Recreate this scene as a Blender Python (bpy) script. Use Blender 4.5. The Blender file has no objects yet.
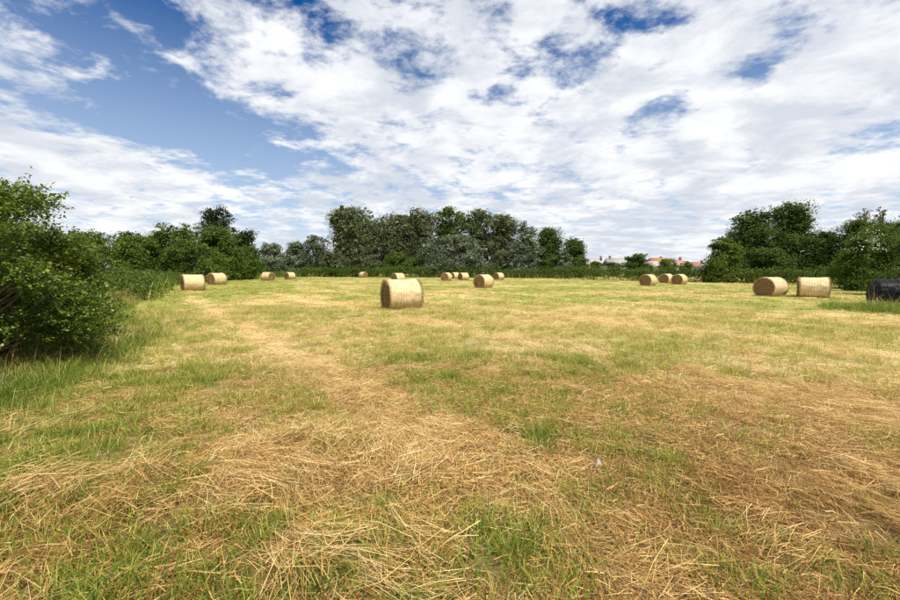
import bpy, math
import numpy as np
from mathutils import Matrix, Vector

S = bpy.context.scene
R = math.radians
rng = np.random.default_rng(7)

# ------------------------------------------------------------------ camera
CAM_H = 1.55
PITCH = math.atan(29.5 / 400.0)
ROLL = 0.0027
cd = bpy.data.cameras.new("camera")
cam = bpy.data.objects.new("camera", cd)
S.collection.objects.link(cam)
cd.sensor_width = 36.0
cd.lens = 16.0
cd.clip_start = 0.05
cd.clip_end = 6000
CM = Matrix.Rotation(math.pi / 2 - PITCH, 3, 'X') @ Matrix.Rotation(ROLL, 3, 'Z')
cam.matrix_world = Matrix.Translation((0, 0, CAM_H)) @ CM.to_4x4()
S.camera = cam


def ray(px, py):
    return CM @ Vector(((px - 450) / 400.0, -(py - 300) / 400.0, -1.0))


def at(px, py, Y):
    d = ray(px, py)
    t = Y / d.y
    return Vector((d.x * t, Y, CAM_H + d.z * t))


# ------------------------------------------------------------------ light
SUN_EL, SUN_AZ = R(62), math.atan2(-0.80, 0.60)      # azimuth measured from +X
sun_dir = Vector((math.cos(SUN_EL) * math.cos(SUN_AZ), math.cos(SUN_EL) * math.sin(SUN_AZ), math.sin(SUN_EL)))
ld = bpy.data.lights.new("sun", 'SUN')
ld.energy = 4.6
ld.angle = R(0.6)
ld.color = (1.0, 0.94, 0.82)
sun = bpy.data.objects.new("sun", ld)
S.collection.objects.link(sun)
sun.rotation_euler = sun_dir.to_track_quat('Z', 'Y').to_euler()
sun.location = (0, 0, 50)


def build_world():
    w = bpy.data.worlds.new("World")
    S.world = w
    w.use_nodes = True
    nt = w.node_tree
    nt.nodes.clear()
    N, L = nt.nodes.new, nt.links.new

    def math_(op, a, b=None, clamp=False):
        n = N("ShaderNodeMath"); n.operation = op; n.use_clamp = clamp
        for k, v in enumerate((a, b)):
            if v is None: continue
            if isinstance(v, (int, float)): n.inputs[k].default_value = v
            else: L(v, n.inputs[k])
        return n.outputs[0]

    def vmath(op, a, b=None):
        n = N("ShaderNodeVectorMath"); n.operation = op
        for k, v in enumerate((a, b)):
            if v is None: continue
            if isinstance(v, (tuple, Vector)): n.inputs[k].default_value = v
            else: L(v, n.inputs[k])
        return n.outputs[1] if op in ('DISTANCE', 'LENGTH', 'DOT_PRODUCT') else n.outputs[0]

    def rng_(v, a, b, c, d, smooth=True):
        n = N("ShaderNodeMapRange"); n.interpolation_type = 'SMOOTHSTEP' if smooth else 'LINEAR'
        L(v, n.inputs[0])
        for k, x in zip((1, 2, 3, 4), (a, b, c, d)): n.inputs[k].default_value = x
        return n.outputs[0]

    def noise(vec, scale, detail, rough, dist=0.0):
        n = N("ShaderNodeTexNoise"); n.noise_dimensions = '3D'
        L(vec, n.inputs['Vector'])
        n.inputs['Scale'].default_value = scale; n.inputs['Detail'].default_value = detail
        n.inputs['Roughness'].default_value = rough; n.inputs['Distortion'].default_value = dist
        return n.outputs['Fac']

    sky = N("ShaderNodeTexSky"); sky.sky_type = 'NISHITA'; sky.sun_disc = False
    sky.sun_elevation = SUN_EL
    sky.sun_rotation = math.atan2(sun_dir.x, sun_dir.y)
    sky.altitude = 0; sky.air_density = 1.0; sky.dust_density = 0.6; sky.ozone_density = 3.0
    hsv = N("ShaderNodeHueSaturation"); hsv.inputs['Saturation'].default_value = 1.45; hsv.inputs['Hue'].default_value = 0.508
    hsv.inputs['Value'].default_value = 0.84
    L(sky.outputs[0], hsv.inputs['Color'])

    tc = N("ShaderNodeTexCoord")
    d = vmath('NORMALIZE', tc.outputs['Generated'])
    sep = N("ShaderNodeSeparateXYZ"); L(d, sep.inputs[0])
    z = math_('MAXIMUM', sep.outputs[2], 0.0)
    inv = math_('DIVIDE', 1.0, math_('ADD', z, 0.14))
    comb = N("ShaderNodeCombineXYZ")
    L(math_('MULTIPLY', sep.outputs[0], inv), comb.inputs[0])
    L(math_('MULTIPLY', sep.outputs[1], inv), comb.inputs[1])
    p = vmath('ADD', comb.outputs[0], (3.1, 1.7, 0.4))
    big = noise(p, 0.9, 3, 0.5, 0.2)
    puff = noise(p, 5.6, 13, 0.62, 0.2)
    fine = noise(p, 11.0, 6, 0.6, 0.3)
    n = math_('ADD', math_('MULTIPLY', puff, 0.66), math_('MULTIPLY', big, 0.24))
    n = math_('ADD', n, math_('MULTIPLY', fine, 0.20))
    # where cloud lies thick or thin, as patches of the sky round given directions
    sc = (1.0, 1.0, 1.9)
    ds = vmath('MULTIPLY', d, sc)
    cov = n
    for px, py, r, wgt in CLOUDS:
        v = ray(px, py).normalized()
        v = Vector((v.x * sc[0], v.y * sc[1], v.z * sc[2]))
        dist = vmath('DISTANCE', ds, v)
        cov = math_('ADD', cov, rng_(dist, 0.0, r, wgt, 0.0))
    mask = rng_(cov, 0.435, 0.62, 0.0, 1.0)
    haze = rng_(sep.outputs[2], 0.04, 0.50, 0.80, 0.0, False)
    hz = N("ShaderNodeMix"); hz.data_type = 'RGBA'; L(haze, hz.inputs[0]); L(hsv.outputs[0], hz.inputs[6]); hz.inputs[7].default_value = (5.3, 6.3, 7.6, 1)
    shade = noise(vmath('ADD', p, (0.15, -0.1, 4.0)), 2.6, 9, 0.6, 0.3)
    val = rng_(shade, 0.36, 0.62, 0.0, 1.0)
    mixc = N("ShaderNodeMix"); mixc.data_type = 'RGBA'
    L(val, mixc.inputs[0])
    mixc.inputs[6].default_value = (5.5, 5.85, 6.5, 1)
    mixc.inputs[7].default_value = (7.9, 8.0, 8.15, 1)
    mx = N("ShaderNodeMix"); mx.data_type = 'RGBA'
    L(mask, mx.inputs[0]); L(hz.outputs[2], mx.inputs[6]); L(mixc.outputs[2], mx.inputs[7])
    bg = N("ShaderNodeBackground"); bg.inputs[1].default_value = 0.09
    L(mx.outputs[2], bg.inputs[0])
    out = N("ShaderNodeOutputWorld"); L(bg.outputs[0], out.inputs[0])


# (direction given through the pixel it was read at, angular radius, weight): + cloud, - clear
CLOUDS = [
    (60, 20, 0.35, -0.09), (100, 45, 0.14, -0.08), (150, 112, 0.20, -0.20), (35, 108, 0.17, -0.16), (235, 138, 0.26, -0.19), (260, 170, 0.14, -0.06),
    (40, 75, 0.16, 0.10), (105, 156, 0.17, 0.09), (195, 182, 0.12, 0.08), (60, 190, 0.25, 0.07), (10, 130, 0.08, 0.08),
    (560, 75, 0.20, -0.09), (650, 18, 0.12, -0.12), (655, 112, 0.14, -0.17), (500, 95, 0.11, -0.15), (600, 50, 0.08, -0.08),
    (755, 72, 0.08, -0.19), (825, 12, 0.11, -0.12), (885, 128, 0.13, -0.17), (330, 40, 0.12, -0.08), (405, 65, 0.15, -0.08), (170, 20, 0.10, -0.06),
    (760, 150, 0.6, 0.11), (450, 130, 0.5, 0.08), (620, 60, 0.4, 0.05), (330, 100, 0.25, 0.05), (850, 60, 0.5, 0.08), (450, 20, 0.4, 0.07),
]
build_world()
S.view_settings.view_transform = 'Standard'
S.view_settings.look = 'None'
S.view_settings.gamma = 1
S.view_settings.exposure = 0.5
S.cycles.max_bounces = 6
S.cycles.diffuse_bounces = 3
S.cycles.glossy_bounces = 2
S.cycles.transmission_bounces = 3
S.cycles.use_denoising = True


# ------------------------------------------------------------------ helpers
def vnoise(x, y, seed=0):
    x = np.asarray(x, float); y = np.asarray(y, float)
    xi = np.floor(x).astype(np.int64); yi = np.floor(y).astype(np.int64)
    xf = x - xi; yf = y - yi
    u = xf * xf * (3 - 2 * xf); v = yf * yf * (3 - 2 * yf)

    def h(i, j):
        n = (i * 374761393 + j * 668265263 + seed * 2147483647) & 0xFFFFFFFF
        n = ((n ^ (n >> 13)) * 1274126177) & 0xFFFFFFFF
        n = n ^ (n >> 16)
        return (n & 0xFFFF) / 65535.0
    a = h(xi, yi); b = h(xi + 1, yi); c = h(xi, yi + 1); d = h(xi + 1, yi + 1)
    return (a * (1 - u) + b * u) * (1 - v) + (c * (1 - u) + d * u) * v


def fbm(x, y, seed=0, oct=4):
    t = 0; a = 0.5; s = 0
    for k in range(oct):
        t = t + a * vnoise(x * 2 ** k + 17.3 * k, y * 2 ** k - 9.1 * k, seed + k); s += a; a *= 0.5
    return t / s          # 0..1


def mesh_from(name, verts, faces, attrs=None, smooth=False, mats=None, uv=None):
    """faces: list of int arrays (n, k)."""
    me = bpy.data.meshes.new(name)
    verts = np.asarray(verts, np.float32)
    me.vertices.add(len(verts)); me.vertices.foreach_set('co', verts.ravel())
    faces = [np.asarray(f, np.int32) for f in faces if len(f)]
    flat = np.concatenate([f.ravel() for f in faces])
    tot = np.concatenate([np.full(len(f), f.shape[1], np.int32) for f in faces])
    st = np.concatenate([[0], np.cumsum(tot)[:-1]]).astype(np.int32)
    me.loops.add(len(flat)); me.loops.foreach_set('vertex_index', flat)
    me.polygons.add(len(tot)); me.polygons.foreach_set('loop_start', st)
    if smooth: me.polygons.foreach_set('use_smooth', np.ones(len(tot), bool))
    me.update(calc_edges=True)
    for k, v in (attrs or {}).items():
        a = me.attributes.new(k, 'FLOAT', 'POINT'); a.data.foreach_set('value', np.asarray(v, np.float32))
    me.validate()
    for m in (mats or []): me.materials.append(m)
    return me


def link(name, me, parent=None, loc=None):
    o = bpy.data.objects.new(name, me); S.collection.objects.link(o)
    if parent is not None: o.parent = parent
    if loc is not None: o.location = loc
    return o


def tag(o, label=None, cat=None, group=None, kind=None):
    if label: o['label'] = label
    if cat: o['category'] = cat
    if group: o['group'] = group
    if kind: o['kind'] = kind
    return o


class MB:
    """collects verts / faces (any polygon sizes) into one mesh"""
    def __init__(s): s.v = []; s.f = {}; s.n = 0; s.a = []

    def add(s, verts, faces, var=None):
        verts = np.asarray(verts, float)
        for f in faces:
            f = np.asarray(f, int)
            if len(f): s.f.setdefault(f.shape[1], []).append(f + s.n)
        s.v.append(verts); s.n += len(verts)
        s.a.append(np.full(len(verts), 0.5) if var is None else np.broadcast_to(np.asarray(var, float), (len(verts),)))

    def box(s, c, d, rz=0):
        x, y, z = [k / 2 for k in d]
        v = np.array([(i * x, j * y, k * z) for i in (-1, 1) for j in (-1, 1) for k in (-1, 1)])
        if rz:
            cc, ss = math.cos(rz), math.sin(rz)
            v = np.stack([v[:, 0] * cc - v[:, 1] * ss, v[:, 0] * ss + v[:, 1] * cc, v[:, 2]], 1)
        s.add(v + np.array(c), [[(0, 1, 3, 2), (4, 6, 7, 5), (0, 4, 5, 1), (2, 3, 7, 6), (0, 2, 6, 4), (1, 5, 7, 3)]])

    def tube(s, pts, rad, sides=6, var=None):
        pts = np.asarray(pts, float); n = len(pts)
        t = np.gradient(pts, axis=0); t /= np.linalg.norm(t, axis=1)[:, None] + 1e-9
        ref = np.where(np.abs(t[:, 2:3]) > 0.9, np.array([[1., 0, 0]]), np.array([[0, 0, 1.]]))
        a = np.cross(t, ref); a /= np.linalg.norm(a, axis=1)[:, None] + 1e-9
        b = np.cross(t, a)
        th = np.linspace(0, 2 * np.pi, sides, endpoint=False)
        rad = np.broadcast_to(np.asarray(rad, float), (n,))
        v = pts[:, None, :] + rad[:, None, None] * (np.cos(th)[None, :, None] * a[:, None, :] + np.sin(th)[None, :, None] * b[:, None, :])
        idx = np.arange(n * sides).reshape(n, sides)
        q = np.stack([idx[:-1], np.roll(idx[:-1], -1, 1), np.roll(idx[1:], -1, 1), idx[1:]], -1).reshape(-1, 4)
        s.add(v.reshape(-1, 3), [q], var)

    def mesh(s, name, mats=None, smooth=False):
        return mesh_from(name, np.concatenate(s.v), [np.concatenate(x) for x in s.f.values()],
                         {'var': np.concatenate(s.a)}, smooth, mats)


def unit(v): return v / (np.linalg.norm(v, axis=-1, keepdims=True) + 1e-9)


# ------------------------------------------------------------------ materials
def new_mat(name):
    m = bpy.data.materials.new(name); m.use_nodes = True
    nt = m.node_tree; nt.nodes.clear()
    return m, nt, nt.nodes.new, nt.links.new


def ramp(N, stops):
    n = N("ShaderNodeValToRGB"); cr = n.color_ramp
    while len(cr.elements) < len(stops): cr.elements.new(0.5)
    for e, (p, c) in zip(cr.elements, stops): e.position = p; e.color = (*c, 1)
    return n


def leafy(name, stops, trans=0.3, rough=0.55, spec=0.25, noise_scale=0.0, inst=True, transcol=None):
    """leaf / blade material: colour from the per-face 'var' value shifted by the instance 'tint'"""
    m, nt, N, L = new_mat(name)
    a = N("ShaderNodeAttribute"); a.attribute_name = 'var'
    fac = a.outputs['Fac']
    if inst:
        b = N("ShaderNodeAttribute"); b.attribute_name = 'tint'; b.attribute_type = 'INSTANCER'
        ad = N("ShaderNodeMath"); ad.operation = 'ADD'; L(fac, ad.inputs[0]); L(b.outputs['Fac'], ad.inputs[1]); fac = ad.outputs[0]
    cr = ramp(N, stops); L(fac, cr.inputs[0])
    col = cr.outputs[0]
    if noise_scale:
        g = N("ShaderNodeNewGeometry"); n = N("ShaderNodeTexNoise"); n.inputs['Scale'].default_value = noise_scale; n.inputs['Detail'].default_value = 3
        L(g.outputs['Position'], n.inputs['Vector'])
        mr = N("ShaderNodeMapRange"); L(n.outputs['Fac'], mr.inputs[0])
        for k, x in zip((1, 2, 3, 4), (0.3, 0.7, 0.75, 1.3)): mr.inputs[k].default_value = x
        mu = N("ShaderNodeVectorMath"); mu.operation = 'SCALE'; L(col, mu.inputs[0]); L(mr.outputs[0], mu.inputs['Scale']); col = mu.outputs[0]
    p = N("ShaderNodeBsdfPrincipled"); L(col, p.inputs['Base Color'])
    p.inputs['Roughness'].default_value = rough; p.inputs['Specular IOR Level'].default_value = spec
    t = N("ShaderNodeBsdfTranslucent")
    if transcol:
        mc = N("ShaderNodeMix"); mc.data_type = 'RGBA'; mc.blend_type = 'MULTIPLY'; mc.inputs[0].default_value = 1
        L(col, mc.inputs[6]); mc.inputs[7].default_value = (*transcol, 1); L(mc.outputs[2], t.inputs[0])
    else: L(col, t.inputs[0])
    mx = N("ShaderNodeMixShader"); mx.inputs[0].default_value = trans
    L(p.outputs[0], mx.inputs[1]); L(t.outputs[0], mx.inputs[2])
    o = N("ShaderNodeOutputMaterial"); L(mx.outputs[0], o.inputs[0])
    return m


def rough_mat(name, c1, c2, scale=8.0, rough=0.85, bump=0.3, spec=0.2, stretch=None, detail=6):
    m, nt, N, L = new_mat(name)
    tc = N("ShaderNodeTexCoord"); v = tc.outputs['Object']
    if stretch:
        mp = N("ShaderNodeMapping"); mp.inputs['Scale'].default_value = stretch; L(v, mp.inputs[0]); v = mp.outputs[0]
    n = N("ShaderNodeTexNoise"); n.inputs['Scale'].default_value = scale; n.inputs['Detail'].default_value = detail; n.inputs['Roughness'].default_value = 0.65
    L(v, n.inputs['Vector'])
    cr = ramp(N, [(0.3, c1), (0.7, c2)]); L(n.outputs['Fac'], cr.inputs[0])
    p = N("ShaderNodeBsdfPrincipled"); L(cr.outputs[0], p.inputs['Base Color'])
    p.inputs['Roughness'].default_value = rough; p.inputs['Specular IOR Level'].default_value = spec
    if bump:
        b = N("ShaderNodeBump"); b.inputs['Strength'].default_value = bump; b.inputs['Distance'].default_value = 0.02
        L(n.outputs['Fac'], b.inputs['Height']); L(b.outputs[0], p.inputs['Normal'])
    o = N("ShaderNodeOutputMaterial"); L(p.outputs[0], o.inputs[0])
    return m


M_straw = leafy('straw', [(0.0, (0.19, 0.09, 0.025)), (0.3, (0.46, 0.26, 0.075)), (0.62, (0.68, 0.465, 0.165)), (1.0, (0.84, 0.71, 0.40))],
                trans=0.25, rough=0.5, spec=0.35)
M_grass = leafy('grass_blade', [(0.0, (0.06, 0.12, 0.013)), (0.4, (0.18, 0.26, 0.028)), (0.7, (0.38, 0.40, 0.065)), (1.0, (0.62, 0.52, 0.17))],
                trans=0.42, rough=0.5, spec=0.3)
M_bark = rough_mat('bark', (0.05, 0.038, 0.027), (0.16, 0.13, 0.10), 6, stretch=(4, 4, 0.8))
M_cane = rough_mat('dry_cane', (0.22, 0.15, 0.09), (0.38, 0.28, 0.18), 12)
M_twig = rough_mat('twig', (0.13, 0.085, 0.05), (0.30, 0.21, 0.13), 10)


# ------------------------------------------------------------------ field
def blob(x, y, cx, cy, rx, ry):
    return np.exp(-((x - cx) / rx) ** 2 - ((y - cy) / ry) ** 2)


def swath(x, y):
    """rows of raked hay, one fat row running past the camera"""
    s = 0.81 * x + 0.59 * y + 0.9 * (fbm(x * 0.12, y * 0.12, 31, 2) - 0.5)
    k = np.round((s - 1.75) / 4.4)
    dd = s - 1.75 - 4.4 * k
    wgt = 0.35 + 0.5 * vnoise(k * 3.7 + 0.5, 0 * k + (0.59 * x - 0.81 * y) * 0.06, 5)
    wgt = np.where(k == 0, 0.9, wgt)
    return np.exp(-(dd / 0.48) ** 2) * wgt * (1 - 0.85 * blob(x, y, 1.7, 1.3, 1.5, 1.6))


def green(x, y):
    """0 = straw, 1 = fresh green"""
    r = np.hypot(x, y)
    g = 0.62 + 1.0 * (fbm(x * 0.22, y * 0.22, 3, 3) - 0.5) + 0.85 * (fbm(x * 1.1, y * 0.9, 11, 4) - 0.5)
    g = g - 0.52 * swath(x, y)
    g = g + 0.14 * np.clip((r - 10) / 30, 0, 1)
    g = g + 0.2 * blob(x, y, 2.7, 6.1, 1.8, 0.8) + 0.3 * blob(x, y, -5.5, 7.5, 1.8, 3.2) + 0.25 * blob(x, y, -3.4, 2.6, 1.0, 1.0) \
        + 0.3 * blob(x, y, 9, 10, 3, 2) + 0.25 * blob(x, y, 0.1, 4.4, 0.5, 0.5) + 0.2 * blob(x, y, 0.3, 2.2, 0.4, 0.35) + 0.22 * blob(x, y, 1.0, 2.3, 0.5, 0.4)
    g = g - 0.12 * blob(x, y, 2.2, 3.0, 1.6, 1.0) + 0.3 * blob(x, y, 1.7, 2.15, 0.6, 0.45) + 0.2 * blob(x, y, 4.6, 3.4, 0.8, 0.6) - 0.2 * blob(x, y, -0.8, 3.0, 0.9, 0.9) - 0.22 * blob(x, y, 3.5, 11.5, 2.4, 1.6) - 0.15 * blob(x, y, 5, 4, 2, 1.2)
    d = 7.9 + x + 0.32 * (y - 8)                     # strip along the left hedge
    g = g + 0.35 * np.exp(-(np.clip(d, 0, None) / 2.0) ** 2) * (y > 2)
    return np.clip(g, 0, 1)


def thatch(x, y):
    """0 = pale straw, 1 = brown old thatch"""
    b = 0.25 + 0.9 * (fbm(x * 0.5 + 40, y * 0.5, 21, 3) - 0.5) + 0.55 * blob(x, y, 2.6, 2.6, 1.9, 1.3) + 0.35 * blob(x, y, 5.5, 5.0, 2.0, 1.5) \
        + 0.25 * blob(x, y, -2.6, 2.1, 1.0, 0.7) - 0.3 * blob(x, y, -0.7, 3.5, 1.2, 1.0)
    b = b - 0.3 * swath(x, y)
    return np.clip(b, 0, 1)


def ground_z(x, y):
    r = np.hypot(x, y)
    k = np.exp(-(r / 40.0) ** 2)
    return k * (0.09 * blob(x, y, -1.0, 3.3, 0.7, 0.45) + 0.07 * blob(x, y, -0.55, 2.0, 0.6, 0.3) + 0.06 * blob(x, y, -2.1, 2.6, 0.7, 0.4) + 0.05 * blob(x, y, 3.3, 2.4, 0.7, 0.5) + 0.10 * (fbm(x * 0.35, y * 0.35, 51, 3) - 0.5) + 0.05 * (fbm(x * 1.7, y * 1.7, 61, 2) - 0.5)) - 0.0


def build_field():
    nr, na = 250, 300
    rr = np.concatenate([[0.0], np.geomspace(0.25, 4500, nr)])
    th = np.linspace(0, 2 * np.pi, na, endpoint=False)
    X = rr[:, None] * np.cos(th)[None]; Y = rr[:, None] * np.sin(th)[None] - 0.6
    Z = ground_z(X, Y)
    v = np.stack([X, Y, Z], -1).reshape(-1, 3)
    idx = np.arange(len(rr) * na).reshape(len(rr), na)
    q = np.stack([idx[:-1], np.roll(idx[:-1], -1, 1), np.roll(idx[1:], -1, 1), idx[1:]], -1).reshape(-1, 4)
    g = green(X, Y).ravel(); b = thatch(X, Y).ravel()
    me = mesh_from('field', v, [q[:, ::-1][na:], np.stack([np.full(na, 0), idx[1], np.roll(idx[1], -1)], -1)], {'green': g, 'thatch': b, 'soil_shade': (0.8 * np.clip((11.5 - np.hypot(X, Y)) / 7, 0, 1)).ravel()}, True)
    m, nt, N, L = new_mat('field_turf')
    ga = N("ShaderNodeAttribute"); ga.attribute_name = 'green'
    ta = N("ShaderNodeAttribute"); ta.attribute_name = 'thatch'
    geo = N("ShaderNodeNewGeometry")

    def nz(scale, detail=5, rough=0.65, st=None):
        n = N("ShaderNodeTexNoise"); n.inputs['Scale'].default_value = scale; n.inputs['Detail'].default_value = detail; n.inputs['Roughness'].default_value = rough
        v_ = geo.outputs['Position']
        if st:
            mp = N("ShaderNodeMapping"); mp.inputs['Rotation'].default_value = (0, 0, R(36)); mp.inputs['Scale'].default_value = st; L(v_, mp.inputs[0]); v_ = mp.outputs[0]
        L(v_, n.inputs['Vector']); return n.outputs['Fac']

    def mix(f, a, b_):
        n = N("ShaderNodeMix"); n.data_type = 'RGBA'
        if isinstance(f, float): n.inputs[0].default_value = f
        else: L(f, n.inputs[0])
        for k, c in ((6, a), (7, b_)):
            if isinstance(c, tuple): n.inputs[k].default_value = (*c, 1)
            else: L(c, n.inputs[k])
        return n.outputs[2]

    def mr(v_, a, b_, c, d_):
        n = N("ShaderNodeMapRange"); L(v_, n.inputs[0])
        for k, x in zip((1, 2, 3, 4), (a, b_, c, d_)): n.inputs[k].default_value = x
        return n.outputs[0]

    def add(a, b_):
        n = N("ShaderNodeMath"); n.operation = 'ADD'; L(a, n.inputs[0]); L(b_, n.inputs[1]); return n.outputs[0]
    straw = mix(ta.outputs['Fac'], (0.62, 0.49, 0.23), (0.42, 0.28, 0.12))
    f1 = nz(2.2, 8, 0.7); f2 = nz(30, 4, 0.7); f3 = nz(0.55, 8, 0.7, (1.0, 0.35, 1))
    gf = add(ga.outputs['Fac'], add(mr(f1, 0.3, 0.7, -0.30, 0.30), mr(f3, 0.3, 0.7, -0.32, 0.32)))
    gr = mix(f2, (0.20, 0.22, 0.04), (0.38, 0.35, 0.10))
    col = mix(mr(gf, 0.22, 0.85, 0.0, 1.0), straw, gr)
    so = N("ShaderNodeAttribute"); so.attribute_name = 'soil_shade'      # bare earth and old thatch, with foreground vignette and shaded gaps painted in
    col = mix(so.outputs['Fac'], col, mix(f1, (0.11, 0.07, 0.034), (0.22, 0.15, 0.07)))
    dk = mr(f2, 0.30, 0.62, 0.55, 1.1)
    mu = N("ShaderNodeVectorMath"); mu.operation = 'SCALE'; L(col, mu.inputs[0]); L(dk, mu.inputs['Scale'])
    p = N("ShaderNodeBsdfPrincipled"); p.inputs['Roughness'].default_value = 0.95; p.inputs['Specular IOR Level'].default_value = 0.05
    L(mu.outputs[0], p.inputs['Base Color'])
    bp = N("ShaderNodeBump"); bp.inputs['Strength'].default_value = 0.8; bp.inputs['Distance'].default_value = 0.04
    L(f2, bp.inputs['Height']); L(bp.outputs[0], p.inputs['Normal'])
    o = N("ShaderNodeOutputMaterial"); L(p.outputs[0], o.inputs[0])
    me.materials.append(m)
    ob = link('field', me); tag(ob, 'mown hay field of yellow straw and green grass patches', 'field', kind='structure')


build_field()


BR, BL = 0.645, 1.31
# px, bottom py, depth Y (None: from the bottom pixel), axis angle, scale, label
BALES = [
    (193, 290.5, None, 44, 1.00, 'straw bale at the far left of the field, nearest to the left hedge'),
    (217, 284.8, None, 66, 1.02, 'straw bale just behind and right of the leftmost bale'),
    (268, 280.6, None, -17, 1.02, 'bale by the silvery bushes turned with its cut end to the right'),
    (290, 279.3, None, 59, 0.98, 'small distant bale in front of the silvery bushes, cut end to the left'),
    (363.5, 277.6, None, -41, 1.00, 'tiny far bale under the tall grey trees, the most distant on that side'),
    (398, None, 52, 46, 1.00, 'bale peeking out above the top of the big foreground bale'),
    (401.5, 309, None, 26.5, 1.00, 'largest nearest round straw bale alone in the middle of the field'),
    (446.5, 280.9, None, 65, 1.02, 'far bale with brown cut end, left one before the white-leaved bush'),
    (455.0, None, 74, 40, 1.0, 'pale bale mostly hidden behind another below the white-leaved bush'),
    (463.5, 280.2, None, 35, 1.0, 'far bale standing free in front of the white-leaved bush'),
    (483.5, 287.8, None, 48, 1.0, 'mid-distance bale right of the biggest one with ringed cut end'),
    (498.7, 279.8, None, 42, 1.0, 'far bale at the left end of the low green hedge'),
    (648, 285.8, None, 39, 1.0, 'left bale of the three in front of the low hedge, standing apart'),
    (666.3, 283.4, None, 35, 1.0, 'rear bale of the three in front of the low hedge, partly covered'),
    (679.2, 284.6, None, 38, 1.0, 'right bale of the three by the low hedge, covering its neighbour'),
    (770, 295.9, None, 21.5, 1.0, 'bale under the tall dark trees on the right showing a wide brown spiral end'),
    (812.5, 297.3, None, -37, 1.0, 'bale on the right seen broadside with its net wrap side to the camera'),
]


def bale_xy(b):
    d = ray(b[0], b[1] if b[1] else 275)
    Y = b[2] if b[2] else CAM_H / -d.z * d.y
    return d.x / d.y * Y, Y


# ------------------------------------------------------------------ grass and hay (scattered tufts)
def ribbons(p0, p1, p2, w, wv, var):
    """two-segment tapering blades -> verts, quads, tris, var"""
    n = len(p0); w = w[:, None]
    v = np.stack([p0 - wv * w, p0 + wv * w, p1 - wv * w * 0.85, p1 + wv * w * 0.85, p2], 1).reshape(-1, 3)
    b = (np.arange(n) * 5)[:, None]
    return v, b + np.array([[0, 1, 3, 2]]), b + np.array([[2, 3, 4]]), np.repeat(var, 5)


def standing(n, rad, h, lean, w, var, droop=0.3):
    a = rng.uniform(0, 2 * np.pi, n); r = rad * np.sqrt(rng.uniform(0, 1, n))
    p0 = np.stack([r * np.cos(a), r * np.sin(a), np.full(n, -0.01)], 1)
    az = a + rng.normal(0, 0.9, n); L = rng.uniform(*h, n); le = np.abs(rng.normal(lean, 0.22, n))
    d = np.stack([np.cos(az) * np.sin(le), np.sin(az) * np.sin(le), np.cos(le)], 1)
    le2 = le + droop * rng.uniform(0.3, 1.8, n)
    d2 = np.stack([np.cos(az) * np.sin(le2), np.sin(az) * np.sin(le2), np.cos(le2)], 1)
    p1 = p0 + d * L[:, None] * 0.55; p2 = p1 + d2 * L[:, None] * 0.45
    t = rng.uniform(0, np.pi, n)
    wv = np.stack([np.cos(t), np.sin(t), np.zeros(n)], 1)
    return ribbons(p0, p1, p2, rng.uniform(*w, n) / 2, wv, rng.uniform(*var, n))


def lying(n, rad, ln, zmax, w, var, spread=1.6, lift=0.02):
    a = rng.uniform(0, 2 * np.pi, n); r = rad * np.sqrt(rng.uniform(0, 1, n))
    c = np.stack([r * np.cos(a), r * np.sin(a), rng.uniform(0.0, 1, n) ** 1.5 * zmax], 1)
    az = rng.normal(0, spread, n); L = rng.uniform(*ln, n)
    az2 = az + rng.normal(0, 0.25, n)
    t1 = rng.normal(0.05, 0.14, n); t2 = rng.normal(-0.05, 0.18, n)
    p1 = c + np.stack([np.zeros(n), np.zeros(n), np.abs(rng.normal(0, lift, n))], 1)
    p0 = p1 - np.stack([np.cos(az) * np.cos(t1), np.sin(az) * np.cos(t1), np.sin(t1)], 1) * L[:, None] / 2
    p2 = p1 + np.stack([np.cos(az2) * np.cos(t2), np.sin(az2) * np.cos(t2), np.sin(t2)], 1) * L[:, None] / 2
    roll = rng.normal(0, 0.6, n)
    wv = np.stack([-np.sin(az) * np.cos(roll), np.cos(az) * np.cos(roll), np.sin(roll)], 1)
    return ribbons(p0, p1, p2, rng.uniform(*w, n) / 2, wv, rng.uniform(*var, n))


def variant(name, mat, *parts):
    mb = MB()
    for v, q, t, var in parts: mb.add(v, [q, t], var)
    return bpy.data.objects.new(name, mb.mesh(name, [mat]))      # source only, never linked to the scene


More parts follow.
